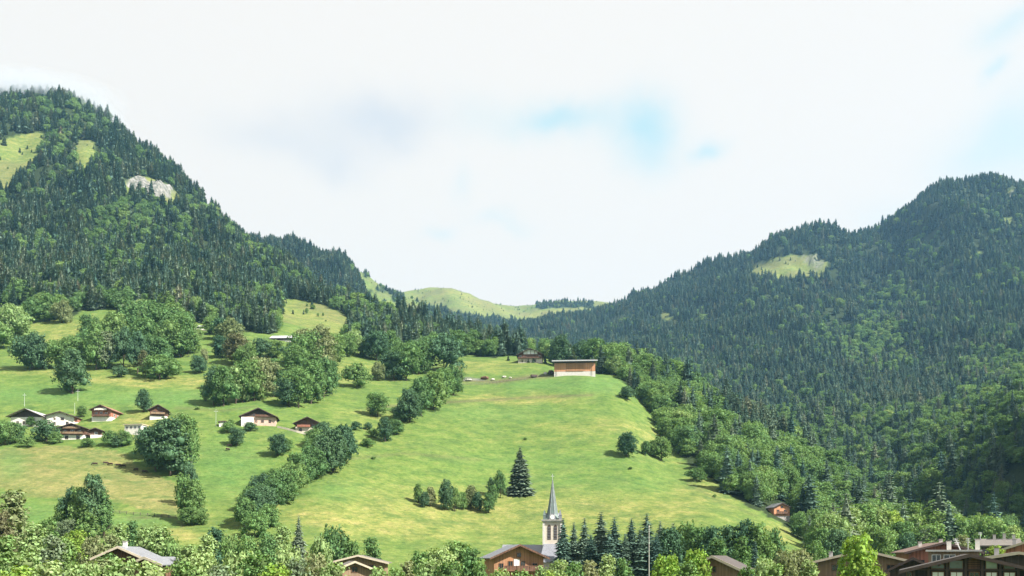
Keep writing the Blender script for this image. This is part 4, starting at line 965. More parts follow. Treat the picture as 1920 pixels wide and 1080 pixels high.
# ------------------------------------------------------------------ poles and farmyard things
def pole(label, u, v0, v1, wpx, d=None, cat='pole', name='pole', arm=False, mat='metal'):
    d = hit(u, v0) if d is None else d; x = (u-U0)/F*d; z = ground_ud(u, d); zt = V(d, v1); r = wpx/2*d/F
    o = empty(name, (x, d, z)); tag(o, label, cat)
    MB().tube([(0,0,-1), (0,0,(zt-z)*.5), (0,0,zt-z)], [r*1.2, r, r*.7], 8).build('shaft', MT[mat], o)
    MB().tube([(0,0,zt-z+.003), (0,0,zt-z+.15)], [r*1.5, r*1.1], 8).build('cap', MT[mat], o)
    if arm: MB().box(-1.1, 1.1, -.08, .08, zt-z-1.0, zt-z-.82).build('crossarm', MT[mat], o)
pole('pale utility pole standing behind the black-gabled chalet', 46, 762, 738, .5, arm=True, cat='utility pole', name='utility_pole')
pole('pale double-topped utility pole in front of the round tree', 146, 752, 731, .5, arm=True, cat='utility pole', name='utility_pole')
pole('thin pale pole just above the shed roof', 140, 776, 756, .45, cat='pole')
pole('thin pale pole left of the tiny white shed', 405, 800, 768, .5, cat='utility pole', name='utility_pole', arm=True)
pole('tall slender white mast rising from the trees right of the church', 1217, 1100, 988, 1.3, 95, cat='mast', name='mast', mat='concrete')
def antenna(label, u, v0, v1, d, lean):
    x = (u-U0)/F*d; o = empty('antenna', (x, d, 0)); tag(o, label, 'antenna'); z0, z1 = V(d, v0), V(d, v1)
    MB().tube([(0,0,z0), (lean,0,z1)], [.09, .06], 6).build('mast', MT['metal'], o)
    m = MB()
    for q in (.7, .85, .97): m.box(lean*q-.45, lean*q+.45, -.03, .03, z0+(z1-z0)*q-.03, z0+(z1-z0)*q+.03)
    m.build('rods', MT['metal'], o)
antenna('leaning aerial above the flat-roofed house', 1802, 1034, 1010, 150, -1.0)
antenna('short aerial on the ridge of the slate-roofed house', 1838, 1012, 998, 214, 0)
antenna('upright aerial between the flat-roofed house and the slate roof', 1815, 1034, 1009, 175, 0)
def rock_obj(label, u, v, w, h, mat, name='bale', cat='bale', group=None, sub=3):
    x, y, z = at_px(u, v); w = px(w, y); h = px(h, y); rg = np.random.default_rng(int(u*7+v))
    vs, fs = [], []; n = 12
    for i in range(7):
        th = math.pi*i/6
        for j in range(n):
            a = 6.283*j/n; k = 1 + rg.uniform(-.12, .12)
            sx = math.copysign(abs(math.cos(a))**.6, math.cos(a)); sy = math.copysign(abs(math.sin(a))**.6, math.sin(a))
            vs.append((w/2*k*math.sin(th)**.6*sx, w*.4*k*math.sin(th)**.6*sy, h*.5 + h*.5*k*math.cos(th)))
    for i in range(6):
        for j in range(n): a = i*n+j; b = i*n+(j+1) % n; fs.append((a, a+n, b+n, b))
    me = bpy.data.meshes.new(name); me.from_pydata(vs, [], fs); o = link(name, me, None, MT[mat]); o.location = (x, y, z-.15*h); o.rotation_euler = (0, 0, rg.uniform(-.4, .4)); tag(o, label, cat, group)
rock_obj('long pale heap of boulders at the left end of the bank below the upper field', 879, 714, 13, 4, 'bale', 'rock_heap', 'boulder')
rock_obj('brown earth heap on the bank below the upper field', 909, 711, 15, 6, 'rust', 'earth_heap', 'heap')
rock_obj('white wrapped bale right of the brown heap', 924, 713, 7, 4, 'bale', 'bale', 'bale')
rock_obj('white wrapped bale, left of the pair farther along the bank', 945, 708, 8, 4, 'bale', 'bale', 'bale')
rock_obj('white wrapped bale, right of the pair farther along the bank', 957, 709, 5, 3, 'bale', 'bale', 'bale')
rock_obj('pale boulder left of the barn by the yard', 1022, 702, 6, 5, 'concrete', 'boulder', 'boulder')
rock_obj('dark woodpile against the left end of the barn', 1033, 702, 12, 9, 'dark', 'woodpile', 'woodpile')
rock_obj('pale rubble at the right end of the barn', 1127, 700, 12, 5, 'concrete', 'rubble', 'rubble')
def trailer():
    x, y, z = at_px(1001, 708); o = empty('trailer', (x, y, z), R(20)); tag(o, 'small dark farm trailer parked left of the barn', 'trailer')
    MB().box(-2.4, 2.4, -1.1, 1.1, .75, 1.0).box(-2.4, 2.4, -1.1, -1.02, 1.003, 2.1).box(-2.4, 2.4, 1.02, 1.1, 1.003, 2.1).box(-2.4, -2.32, -1.01, 1.01, 1.003, 2.1).box(2.32, 2.4, -1.01, 1.01, 1.003, 2.1).build('load_bed', MT['darkfascia'], o)
    for sx in (-1.1, .3):
        for sy in (-1.2, 1.2): MB().tube([(sx, sy-.12, .45), (sx, sy+.12, .45)], [.45, .45], 14).build('wheel', MT['dark'], o)
    MB().tube([(-2.4, 0, .85), (-4.0, 0, .6)], [.07, .06], 6).build('drawbar', MT['darkfascia'], o)
trailer()
def low_wall(label, pts, h):
    m = MB(); P = [at_px(*q) for q in pts]
    for a, b in zip(P[:-1], P[1:]):
        n_ = np.array([b[1]-a[1], a[0]-b[0]]); n_ = n_/np.linalg.norm(n_)*.25
        v = [(q[0]+s*n_[0], q[1]+s*n_[1], q[2]+k) for k in (-1.5, h) for q, s in ((a, -1), (b, -1), (b, 1), (a, 1))]
        m.add(v, [(0,3,2,1), (4,5,6,7), (0,1,5,4), (1,2,6,5), (2,3,7,6), (3,0,4,7)])
    o = m.build('terrace_wall', MT['cream']); tag(o, label, 'wall')
low_wall('low pale terrace wall between the two right-hand hamlet chalets', [(520, 802), (540, 806), (556, 811), (575, 815), (602, 816)], 1.0)
def fence(label, pts, step=2.6):
    P = [np.array(at_px(*q)) for q in pts]; o = empty('wooden_fence', tuple(P[0])); tag(o, label, 'fence'); me = None
    for a, b in zip(P[:-1], P[1:]):
        L = np.linalg.norm(b-a); k = max(1, int(L/step))
        for i in range(k+1):
            q = a + (b-a)*i/k - P[0]
            if me is None: c = MB().box(-.09, .09, -.09, .09, -.6, 1.25).build('post', MT['greyboard'], o, tuple(q)); me = c.data
            else: c = link('post', me, o); c.location = tuple(q)
        for zz in (.55, 1.05):
            m = MB().tube([tuple(a-P[0]+np.array([0,-.1,zz])), tuple(b-P[0]+np.array([0,-.1,zz]))], [.06, .06], 4); m.build('rail', MT['greyboard'], o)
fence('weathered wooden fence along the path under the tan field', [(212, 962), (250, 966), (290, 968), (330, 972)])
fence('weathered wooden fence beside the upper meadow track, left of the barn', [(862, 722), (905, 722), (950, 716), (990, 712)])
# cows grazing on the tan field: one continuous body each
def cow_mesh():
    rings = [(-1.15, 1.12, .10, .12), (-1.05, 1.08, .30, .33), (-.6, 1.03, .36, .40), (0, 1.0, .37, .43), (.55, 1.02, .34, .42), (.85, 1.08, .26, .34), (1.1, 1.05, .16, .22), (1.3, .80, .13, .17), (1.45, .55, .13, .16), (1.62, .32, .08, .10)]
    vs, fs = [], []; n = 10
    for (x, z, ry, rz) in rings:
        for j in range(n): a = 6.283*j/n; vs.append((x + (0 if x < 1.1 else .12*math.sin(a)), ry*math.cos(a), z + rz*math.sin(a)))
    for i in range(len(rings)-1):
        for j in range(n): a = i*n+j; b = i*n+(j+1) % n; fs.append((a, b, b+n, a+n))
    fs.append(tuple(range(n))[::-1]); b = (len(rings)-1)*n; fs.append(tuple(b+i for i in range(n)))
    parts = [(vs, fs)]
    for x, s in ((-.9, 1), (-.9, -1), (.75, 1), (.75, -1)):
        y = .2*s; k = -.08 if x < 0 else .03
        parts.append(tube([(x, y, 1.0), (x+.05, y, .68), (x+k, y, .42), (x+k*.3, y, .04), (x+.05, y, 0)], [.17, .11, .065, .055, .075], 6))
    parts.append(tube([(-1.13, 0, 1.3), (-1.28, 0, 1.05), (-1.27, 0, .55)], [.04, .03, .05], 5))
    for s in (1, -1): parts.append(tube([(1.34, .1*s, .93), (1.36, .26*s, 1.0)], [.05, .02], 5)); parts.append(tube([(1.3, .07*s, .97), (1.38, .16*s, 1.14)], [.03, .01], 5))
    me = bpy.data.meshes.new('cow'); v, f = join_pd(parts); me.from_pydata(v, [], f); me.materials.append(MT['cow']); return me
CM = cow_mesh()
for i, (u, v, a, lab) in enumerate([(178, 873, 200, 'dark cow grazing alone, leftmost of the herd on the tan field'), (198, 871, 30, 'small dark cow just left of the largest pair on the tan field'), (207, 873, 170, 'dark cow standing broadside in the middle of the herd'),
        (222, 875, 10, 'dark cow, left of the close pair near the big tree shadow'), (231, 876, 190, 'dark cow, right of the close pair near the big tree shadow'), (255, 883, 160, 'dark cow grazing just below the shadow of the big tree'), (271, 887, 20, 'dark cow nearest the foot of the big dark tree'),
        (427, 845, 60, 'dark cow, lower of the two on the green slope under the chalets'), (431, 838, 200, 'dark cow, upper of the two on the green slope under the chalets')]):
    x, y, z = at_px(u, v); o = link('cow', CM); o.location = (x, y, z); o.rotation_euler = (0, 0, R(a)); tag(o, lab, 'cow', 'cows grazing on the hillside')
# ------------------------------------------------------------------ trees one can tell apart
put_trees('trees at the far left of the hillside', 'at the left end of the slope below the forest', [(22,640,66,66,'l'),(-8,655,50,60,'g'),(58,694,66,62,'d'),(64,606,46,42,'g'),(92,602,48,46,'g'),(116,606,40,34,'o')])
put_trees('lone round tree', 'on the slope behind the hamlet, its shadow falling left', [(137,738,84,52,'d')])
put_trees('trees in the big grove above the hamlet', 'in the big dense grove',
  [(118,692,56,52,'g'),(142,690,58,46,'g'),(170,680,60,44,'g'),(172,652,60,40,'g'),(180,694,86,40,'g'),(200,692,72,40,'s'),(216,660,74,52,'g'),(232,692,82,44,'d'),(245,640,76,50,'g'),(258,700,80,42,'d'),(272,672,76,56,'g'),
   (250,612,44,44,'s'),(283,625,62,54,'g'),(296,690,58,52,'g'),(305,655,80,56,'g'),(322,672,72,52,'g'),(340,670,80,50,'g'),(352,664,62,46,'g'),(327,630,58,52,'g'),(222,635,60,44,'S'),(192,650,50,40,'g'),(205,628,46,36,'S'),(345,640,56,40,'g'),(264,605,40,40,'l')])
put_trees('bushes below the big grove', 'on the dry strip below the big grove', [(225,708,22,26,'d'),(300,712,46,60,'g'),(322,702,28,30,'g'),(373,700,32,28,'d'),(383,690,38,18,'o'),(268,706,50,18,'b')])
put_trees('trees in the middle of the left slope', 'on the slope between the big grove and the pale-roofed barn', [(397,628,34,32,'g'),(432,652,52,46,'o'),(420,640,44,40,'d'),(444,684,56,50,'b'),(462,690,44,40,'g'),(490,672,36,40,'d'),(515,672,34,32,'g'),(418,672,40,36,'d')])
put_trees('trees in the left of two groves above the chalets', 'in the left of the two groves above the chalets',
  [(400,760,72,40,'d'),(420,762,76,46,'g'),(442,757,72,42,'l'),(455,755,80,50,'g'),(476,752,78,44,'g'),(494,748,78,50,'o'),(512,744,72,38,'g'),(408,730,46,36,'g')])
put_trees('trees in the right of two groves above the chalets', 'in the right of the two groves above the chalets',
  [(542,762,52,44,'d'),(560,764,76,50,'g'),(583,757,84,54,'g'),(607,745,76,46,'g'),(622,738,62,30,'g'),(551,735,44,38,'g'),(556,705,58,44,'g'),(573,692,66,60,'g'),(595,688,72,66,'o'),(618,684,58,50,'g'),(548,690,44,40,'d'),(572,652,36,40,'o')])
put_trees('round trees along the upper meadow', 'along the meadow left of the upper chalet',
  [(648,668,42,38,'g'),(662,664,44,38,'l'),(685,668,36,30,'g'),(706,676,56,48,'d'),(728,672,48,44,'g'),(668,726,44,48,'g'),(708,714,34,26,'o'),(738,714,56,50,'d'),(762,714,72,54,'g'),(785,702,66,48,'g'),(832,696,68,72,'d'),(812,664,40,44,'g'),(862,668,46,44,'g'),(890,666,44,40,'g')])
put_trees('trees in the row climbing beside the meadow spur', 'in the short row climbing the left edge of the spur meadow', [(752,792,34,30,'d'),(768,792,62,44,'d'),(790,780,72,48,'g'),(812,768,74,46,'g'),(832,756,66,46,'g'),(850,742,56,36,'g'),(856,732,46,22,'o')])
put_trees('lone round tree', 'alone on the slope left of the short row, shadow to its left', [(709,781,44,38,'g')])
put_trees('shrubs under the lone round tree', 'between the lone round tree and the long belt', [(722,828,46,28,'d'),(743,815,28,28,'g'),(690,838,16,26,'g'),(668,806,16,20,'d'),(690,806,14,16,'d'),(700,820,16,22,'g')])
put_trees('small tree above the hamlet', 'standing alone on the bright green field above the hamlet', [(268,773,44,27,'d')])
put_trees('bushes round the hamlet', 'among the hamlet houses', [(88,828,40,46,'d'),(104,832,22,24,'g'),(30,830,38,34,'g'),(10,834,44,42,'g'),(58,800,18,18,'g'),(154,782,22,18,'g'),(207,836,28,30,'g'),(234,836,28,26,'g'),(220,838,20,22,'d'),(166,838,16,26,'g'),(50,838,18,28,'g'),(338,800,26,24,'l')])
put_trees('big dark trees below the hamlet', 'in the mass of big dark trees below the hamlet', [(292,884,86,62,'d'),(318,892,112,70,'d'),(345,888,112,46,'g'),(358,872,88,34,'g'),(280,862,62,44,'d')])
put_trees('column-like trees below the big dark trees', 'on the edge of the tan field', [(346,978,92,36,'g'),(364,982,84,38,'g'),(356,950,84,34,'d'),(352,985,34,34,'g'),(374,985,32,30,'g')])
put_trees('scattered trees below the right-hand chalets', 'on the slope below the two right-hand chalets', [(428,812,22,26,'g'),(445,836,34,28,'d'),(470,808,16,26,'d'),(520,856,42,32,'d'),(536,846,24,24,'g'),(590,840,36,36,'g'),(606,836,44,40,'d'),(434,800,14,10,'g')])
put_trees('trees of the long belt running down the slope', 'in the long belt of trees running down left of the spur meadow',
  [(640,874,76,52,'d'),(624,886,84,52,'d'),(606,892,80,46,'d'),(586,900,62,52,'g'),(566,912,62,50,'g'),(592,866,46,40,'g'),(548,930,62,52,'g'),(530,946,66,50,'g'),(510,962,66,50,'g'),(492,976,66,50,'d'),(474,984,68,46,'d'),(458,992,60,40,'g'),(518,925,48,44,'g'),(490,940,50,44,'d'),(470,958,46,38,'g'),(650,856,58,30,'d'),(640,840,40,30,'g'),(500,990,44,46,'g'),(478,1008,46,50,'g')])
put_trees('tall trees at the lower left', 'in the tall pair of clumps below the tan field', [(118,1002,68,34,'g'),(135,1002,90,42,'d'),(152,1006,96,40,'g'),(178,1008,122,50,'d'),(194,1008,92,34,'g'),(166,1012,70,44,'g'),(126,1014,40,36,'s')])
put_trees('small trees in the clump on the spur meadow', 'in the clump on the open meadow beside the lone spruce',
  [(784,944,38,18,'g'),(796,952,30,18,'d'),(808,950,38,20,'o'),(836,956,58,28,'d'),(853,959,46,24,'g'),(866,955,34,18,'g'),(884,954,46,24,'o'),(895,958,36,20,'d'),(917,962,38,22,'g'),(924,948,40,20,'g'),(938,934,54,22,'g'),(921,928,34,14,'d')])
put_trees('lone spruce', 'standing alone on the open meadow above the church', [(975,925,90,54,'S')])
put_trees('bushes at the right edge of the spur meadow', 'at the right edge of the spur meadow', [(1175,857,46,36,'d'),(1211,855,28,18,'g'),(1224,856,32,20,'g'),(1177,750,26,30,'d'),(1305,902,24,34,'g'),(1240,864,44,36,'g'),(1206,745,22,26,'d'),(1480,962,22,20,'g'),(1500,990,26,30,'g')])
put_trees('small shrubs scattered over the meadow', 'dotting the open meadow', [(985,825,3,7,'g'),(1182,880,3,8,'g'),(370,768,5,10,'g'),(385,752,20,14,'l'),(700,862,3,8,'g'),(430,720,6,14,'g'),(920,660,6,8,'g'),(1340,932,3,7,'g')])
put_trees('young conifers in front of the upper chalet', 'in the row before the upper chalet', [(976,678,14,6,'S'),(991,680,16,7,'S'),(1000,680,16,7,'S'),(1013,679,14,6,'S'),(1022,681,18,8,'S'),(1034,680,18,7,'S'),(953,676,10,7,'S')])
put_trees('trees close behind the barn', 'close behind the long barn', [(1050,690,60,40,'d'),(1068,694,50,46,'S'),(1092,694,54,46,'d'),(1116,694,60,50,'g'),(1138,698,52,44,'g'),(1150,704,34,32,'l'),(1030,668,52,34,'S'),(1044,668,44,26,'S'),(1086,684,44,26,'S')])
# given by top row and distance (their feet are hidden by what stands before them)
def T(u, vt, d, w, c, hp=None): return (u, vt + 60, 60, w, c, d)
put_trees('spruces beside the church', 'in the row to the right of the church', [T(1056,966,262,50,'S'),T(1076,974,268,45,'S'),T(1096,966,262,55,'S'),T(1127,954,250,77,'S'),T(1152,964,246,67,'S'),T(1184,966,262,62,'S'),T(1213,957,250,72,'S'),T(1238,972,262,57,'S'),T(1262,976,268,55,'S'),T(1142,990,240,70,'S'),T(1200,986,240,70,'S'),T(1108,996,244,57,'S'),T(1172,996,240,57,'S'),T(1230,996,238,62,'S')])
put_trees('trees at the foot of the spur', 'at the foot of the meadow right of the spruces', [T(1258,985,252,46,'d'),T(1286,975,268,46,'g'),T(1310,985,262,44,'g'),T(1336,984,256,44,'d'),T(1368,982,272,46,'d'),T(1398,974,270,44,'d'),T(1424,980,268,44,'g'),T(1448,988,272,40,'g'),T(1345,1008,200,40,'g'),T(1390,1005,212,36,'g')])
put_trees('lone spruce among the shrubs', 'with bare pale patches among the shrubs right of the mast', [T(1416,1010,190,42,'S')])
put_trees('bright trees at the lower right', 'in the foreground between the mast and the tan chalet', [T(1138,1038,150,34,'l'),T(1108,1050,140,40,'o'),T(1170,1046,130,40,'g'),T(1246,1036,130,60,'y'),T(1306,1026,140,56,'y'),T(1290,1050,110,50,'g'),T(1432,1046,135,50,'l'),T(1470,1032,150,50,'o'),T(1502,1026,170,46,'o'),T(1452,1056,110,50,'g'),T(1516,1048,140,36,'l'),T(1400,1060,110,40,'g')])
put_trees('bright tall tree', 'covering the middle of the wide tan chalet', [T(1612,1002,118,74,'y')])
put_trees('yellow-green bush', 'between the large dark chalet and the slate roof', [T(1864,1022,160,40,'y')])
put_trees('sparse tree', 'behind the roofs below the dark hollow', [T(1806,1002,230,30,'o')])
put_trees('pale tree', 'at the right edge above the slate roof', [T(1898,984,300,26,'l')])
put_trees('bright woods behind the village roofs', 'in the bright wood behind the roofs at lower right',
  [T(1560,962,330,52,'l'),T(1590,948,345,56,'l'),T(1620,940,350,54,'g'),T(1648,944,352,50,'l'),T(1672,958,350,48,'y'),T(1540,990,310,46,'g'),T(1572,992,300,50,'d'),T(1650,985,300,50,'g'),T(1690,975,335,44,'g'),T(1712,940,390,44,'g'),T(1738,990,330,34,'s'),T(1700,1000,300,40,'d'),T(1528,1012,280,40,'g')])
fg = [(22,918,205,66,'o'),(4,955,190,50,'b'),(8,1002,120,60,'g'),(62,980,180,52,'g'),(90,970,200,40,'g'),(46,1034,92,76,'l'),(98,1002,150,44,'s'),(118,1006,155,40,'g'),(146,992,210,46,'y'),(176,1006,180,50,'o'),(205,1000,200,36,'o'),
  (222,980,262,36,'g'),(247,976,270,30,'g'),(275,982,210,52,'l'),(300,985,205,46,'l'),(326,1004,180,50,'g'),(350,1020,150,50,'l'),(405,988,228,44,'d'),(388,1002,215,36,'g'),(434,1000,205,50,'g'),(462,1004,200,46,'g'),(376,1030,120,70,'l'),
  (236,1044,70,90,'l'),(290,1052,66,90,'g'),(200,1036,100,50,'g'),(445,1030,110,76,'l'),(150,1050,90,76,'g'),(190,1046,95,60,'o'),(90,1050,80,70,'g'),(30,1060,66,80,'y'),(498,1000,220,50,'g'),(528,984,240,34,'g'),(628,982,225,56,'g'),(600,1002,205,50,'g'),
  (545,1020,150,60,'l'),(486,1036,100,70,'g'),(522,1056,66,76,'y'),(592,1034,115,76,'o'),(560,1045,90,60,'s'),(698,1006,235,34,'g'),(655,1010,225,40,'g'),(630,1052,86,60,'g'),(340,1048,80,60,'g'),(410,1056,70,70,'s')]
put_trees('leafy trees filling the foreground at lower left', 'in the foreground thicket at lower left', [T(*(f[:4] + (('l' if k % 5 in (1, 3) and f[4] == 'g' else f[4]),))) for k, f in enumerate(fg)])
put_trees('pointed spruce', 'rising from the thicket left of the small tan chalet', [T(560,962,262,46,'S')])
put_trees('foreground trees left of the church', 'in the foreground just left of the church chalet', [T(858,1012,175,66,'g'),T(830,1022,150,56,'l'),T(886,1026,140,50,'g'),T(786,1030,150,50,'g'),T(804,1046,110,56,'l'),T(900,1052,100,40,'g'),T(762,1050,120,40,'o'),T(712,1062,80,50,'l'),T(746,1064,80,50,'g'),T(845,1050,90,60,'g')])
put_trees('leafy trees below the church', 'in the foreground below the church roof', [T(940,1064,90,46,'l'),T(976,1066,84,50,'g'),T(1018,1060,95,44,'l'),T(1052,1048,120,44,'l'),T(1080,1052,110,40,'g'),T(1036,1070,75,50,'y')])

# ------------------------------------------------------------------ the forests
def scatter():
    pts = []
    for d0, d1, s in ((330, 700, 6.2), (700, 1000, 6.6), (1000, 1500, 8.0), (1500, 2200, 9.4), (2200, 3000, 10.8), (3000, 3700, 12.5), (3700, 4500, 14.0)):
        ys = np.arange(d0, d1, s * .95)
        for y in ys:
            xs = np.arange((-150 - U0)/F*y, (2080 - U0)/F*y, s)
            X = xs + rng.uniform(-.45, .45, len(xs))*s; Y = y + rng.uniform(-.45, .45, len(xs))*s
            pts.append(np.stack([X, Y], 1))
    P = np.concatenate(pts); x, y = P.T; u = U0 + F*x/y
    i, j = gidx(u, y); fi = FM[np.clip(np.round(i).astype(int), 0, len(us)-1), np.clip(np.round(j).astype(int), 0, len(ds)-1)]
    li = lid[np.clip(np.round(i).astype(int), 0, len(us)-1), np.clip(np.round(j).astype(int), 0, len(ds)-1)]
    scrub = (~fi) & (y > 1000) & (rng.uniform(0, 1, len(x)) < .16) & (fbm(x/30, y/30, 15, 2) > -.15)
    fi = fi | scrub; P, x, y, u, li, scrub = P[fi], x[fi], y[fi], u[fi], li[fi], scrub[fi]
    z = bil(ZT, u, y); v = H0 - (z-CZ)*F/y
    # mixture of spruce and broadleaf
    pb = 0.10 + 0.9*np.clip(fbm(x/85, y/110, 41, 3)*1.4 + .02, 0, 1)
    a = li == 0; b = li == 1
    pb = np.where(a & (y < 900), np.maximum(pb, .42), pb)
    for e in [(250,420,110,50,.75),(230,480,90,40,.5),(350,450,60,30,.5),(500,480,60,30,.6),(170,330,70,40,.35),(300,300,60,30,.45),(560,520,70,30,.45)]: pb = np.where(a, np.maximum(pb, ell(u, v, *e)), pb)
    pb = np.where(a & (u > 1130), .86, pb); pb = np.where(a & (u > 600) & (u < 1130) & (y < 950), np.maximum(pb, .5), pb)
    pb = np.where(a & inpoly(u, v, [(1380,740),(1470,790),(1500,850),(1420,850),(1350,790)]), .2, pb)
    pb = np.where(b, pb * np.interp(y, [900, 1400, 2400, 3000], [1.0, .8, .45, .25]), pb)
    pb = np.where(b & (y < 1250), np.maximum(pb, .72), pb)
    for e in [(1640,650,90,55,.95),(1700,560,80,30,.7),(1720,470,50,50,.5),(1560,640,50,40,.6),(1880,690,80,50,.8),(1480,800,60,40,.8),(1850,620,60,30,.3)]: pb = np.where(b, np.maximum(pb, ell(u, v, *e)), pb)
    pb = np.where((li == 2), .03, pb); pb = np.where(li == 3, .3, pb); pb = np.where(li == 4, .1, pb)
    br = rng.uniform(0, 1, len(x)) < pb
    stand = np.clip(1 + fbm(x/45, y/60, 71, 3)*.38, .7, 1.3)
    thin = np.clip(fbm(x/34, y/44, 61, 3)*2.4 + 1.0, .34, 1)
    wide = br & (y < 1300)
    keep = (rng.uniform(0, 1, len(x)) < thin) & ((~br) | (rng.uniform(0, 1, len(x)) < np.where(y < 800, .52, .62)))
    h = np.where(br, rng.normal(14.5, 3.0, len(x)), rng.normal(22, 5.0, len(x))); h = np.clip(h*stand, 6, 36)
    h = np.where((li == 3), h*.75, h); h = np.where(li == 4, h*.8, h)
    h = np.where(scrub, h*rng.uniform(.18, .5, len(x)), h)
    top = H0 - (z + h - CZ)*F/y
    i, j = gidx(u, y - 12); vis = VIS[np.clip(np.round(i).astype(int), 0, len(us)-1), np.clip(np.floor(j).astype(int), 0, len(ds)-1)]
    keep &= top < vis + 4
    w = np.where(br, h*rng.uniform(.68, 1.05, len(x)), h*rng.uniform(.36, .56, len(x))*np.interp(y, [700, 2200], [1.0, 1.15]))
    bh = np.clip(vis, None, 1e6)
    for a_, b_, c_, d_ in ((1436, 1494, 938, 1000), (505, 560, 632, 668), (345, 392, 608, 640), (960, 1026, 672, 700), (1034, 1124, 700, 745)): keep &= ~((u > a_) & (u < b_) & (v > c_) & (v < d_) & (y < 1100))
    m = keep
    return [q[m] for q in (x, y, z, u, v, h, w, br, top, li, pb)]
x, y, z, u, v, h, w, br, top, li, pb = scatter()
BANDS = [
 (0, [(60, 'at the forest foot above the far left edge of the slope'), (130, 'at the forest foot above the left strip of meadow'), (215, 'at the forest foot over the left half of the big grove'), (300, 'at the forest foot over the middle of the big grove'),
      (370, 'at the forest foot over the right half of the big grove'), (440, 'at the forest foot above the half-hidden thin barn'), (490, 'in the dark wood a little left of the hillside clearing'), (535, 'at the left border of the bright hillside clearing'),
      (600, 'below the left half of the bright hillside clearing'), (660, 'below the right half of the bright hillside clearing'), (730, 'right of the bright hillside clearing'), (800, 'above the dark round tree by the upper meadow'),
      (870, 'above the upper meadow, left of the little orange hut'), (950, 'behind the little orange hut'), (1040, 'directly behind the upper chalet'), (1130, 'behind the long barn'),
      (1180, 'just past the right end of the long barn'), (1230, 'where the meadow edge starts to drop right of the barn'), (1290, 'above the paired bushes at the right meadow edge'), (1350, 'halfway down the right meadow edge'),
      (1410, 'in the lower half of the right meadow edge'), (1450, 'just above the orange slope chalet'), (1500, 'just right of the orange slope chalet'), (1560, 'between the orange slope chalet and the village roofs'),
      (1640, 'above the wide tan chalet and its bright tree'), (1720, 'above the brown village chalet'), (9999, 'at the right foot of the wood by the dark hollow')])]
def region(u_, v_, y_, li_, spr):
    k = 'spruce' if spr else 'leafy tree'
    if li_ == 0 and y_ > 1100: return f'{k} high in the forest on the left mountain', 'trees high on the left mountain'
    if li_ == 0:
        t_ = next(b for a, b in BANDS[0][1] if u_ < a); lev = 'front' if y_ < (880 if u_ < 1130 else 620) else 'rear'
        return f'{lev} {k} {t_}', f'{lev} trees {t_}'
    if u_ < 1500: return f'{k} in the ravine wood beyond the spur', 'trees in the ravine beyond the spur'
    if y_ < 800:
        t_ = 'left part' if u_ < 1650 else 'middle' if u_ < 1780 else 'right part'
        return f'{k} in the {t_} of the shaded hollow', f'trees in the {t_} of the shaded hollow'
    return f'{k} on the lower right mountain above the shaded hollow', 'trees on the lower right mountain'
vis_px = h*F/y
inside = (u > 0) & (u < 1920) & (top < 1000)
groups = {}
solo = np.zeros(len(x), bool)
for kind, n_hand in ((False, N_SPR), (True, N_BRO)):
    idx = np.where((br == kind) & inside)[0]; idx = idx[np.argsort(-vis_px[idx])][:max(10, 300 - n_hand)]
    solo[idx] = True
SRC = {'spruce': {}, 'broadleaf': {}}
BSH = ['round', 'round_b', 'wide', 'tall', 'tall_b', 'loose']; SSH = list('abcde')
for c_, i in enumerate(np.where(solo)[0]):
    spr = not br[i]; lab, grp = region(u[i], v[i], y[i], li[i], spr)
    hb_ = 24 if spr else 15.5; hh = 'very tall ' if h[i] > hb_*1.18 else 'tall ' if h[i] > hb_ else 'mid-sized ' if h[i] > hb_*.85 else 'short '
    hh += ('slender ' if w[i]/h[i] < (.44 if spr else .84) else 'broad ')
    sh = (SSH if spr else BSH)[c_ % (5 if spr else 6)]
    L_ = hh + lab
    for cut in ('broad ', 'slender ', 'bright ', 'little '):
        if len(L_.split()) > 16: L_ = L_.replace(cut, '', 1)
    t_ = tree('spruce' if spr else 'broadleaf', x[i], y[i], z[i], h[i], w[i], None, L_, grp, sh)
    SRC['spruce' if spr else 'broadleaf'].setdefault(sh, t_.children[0])
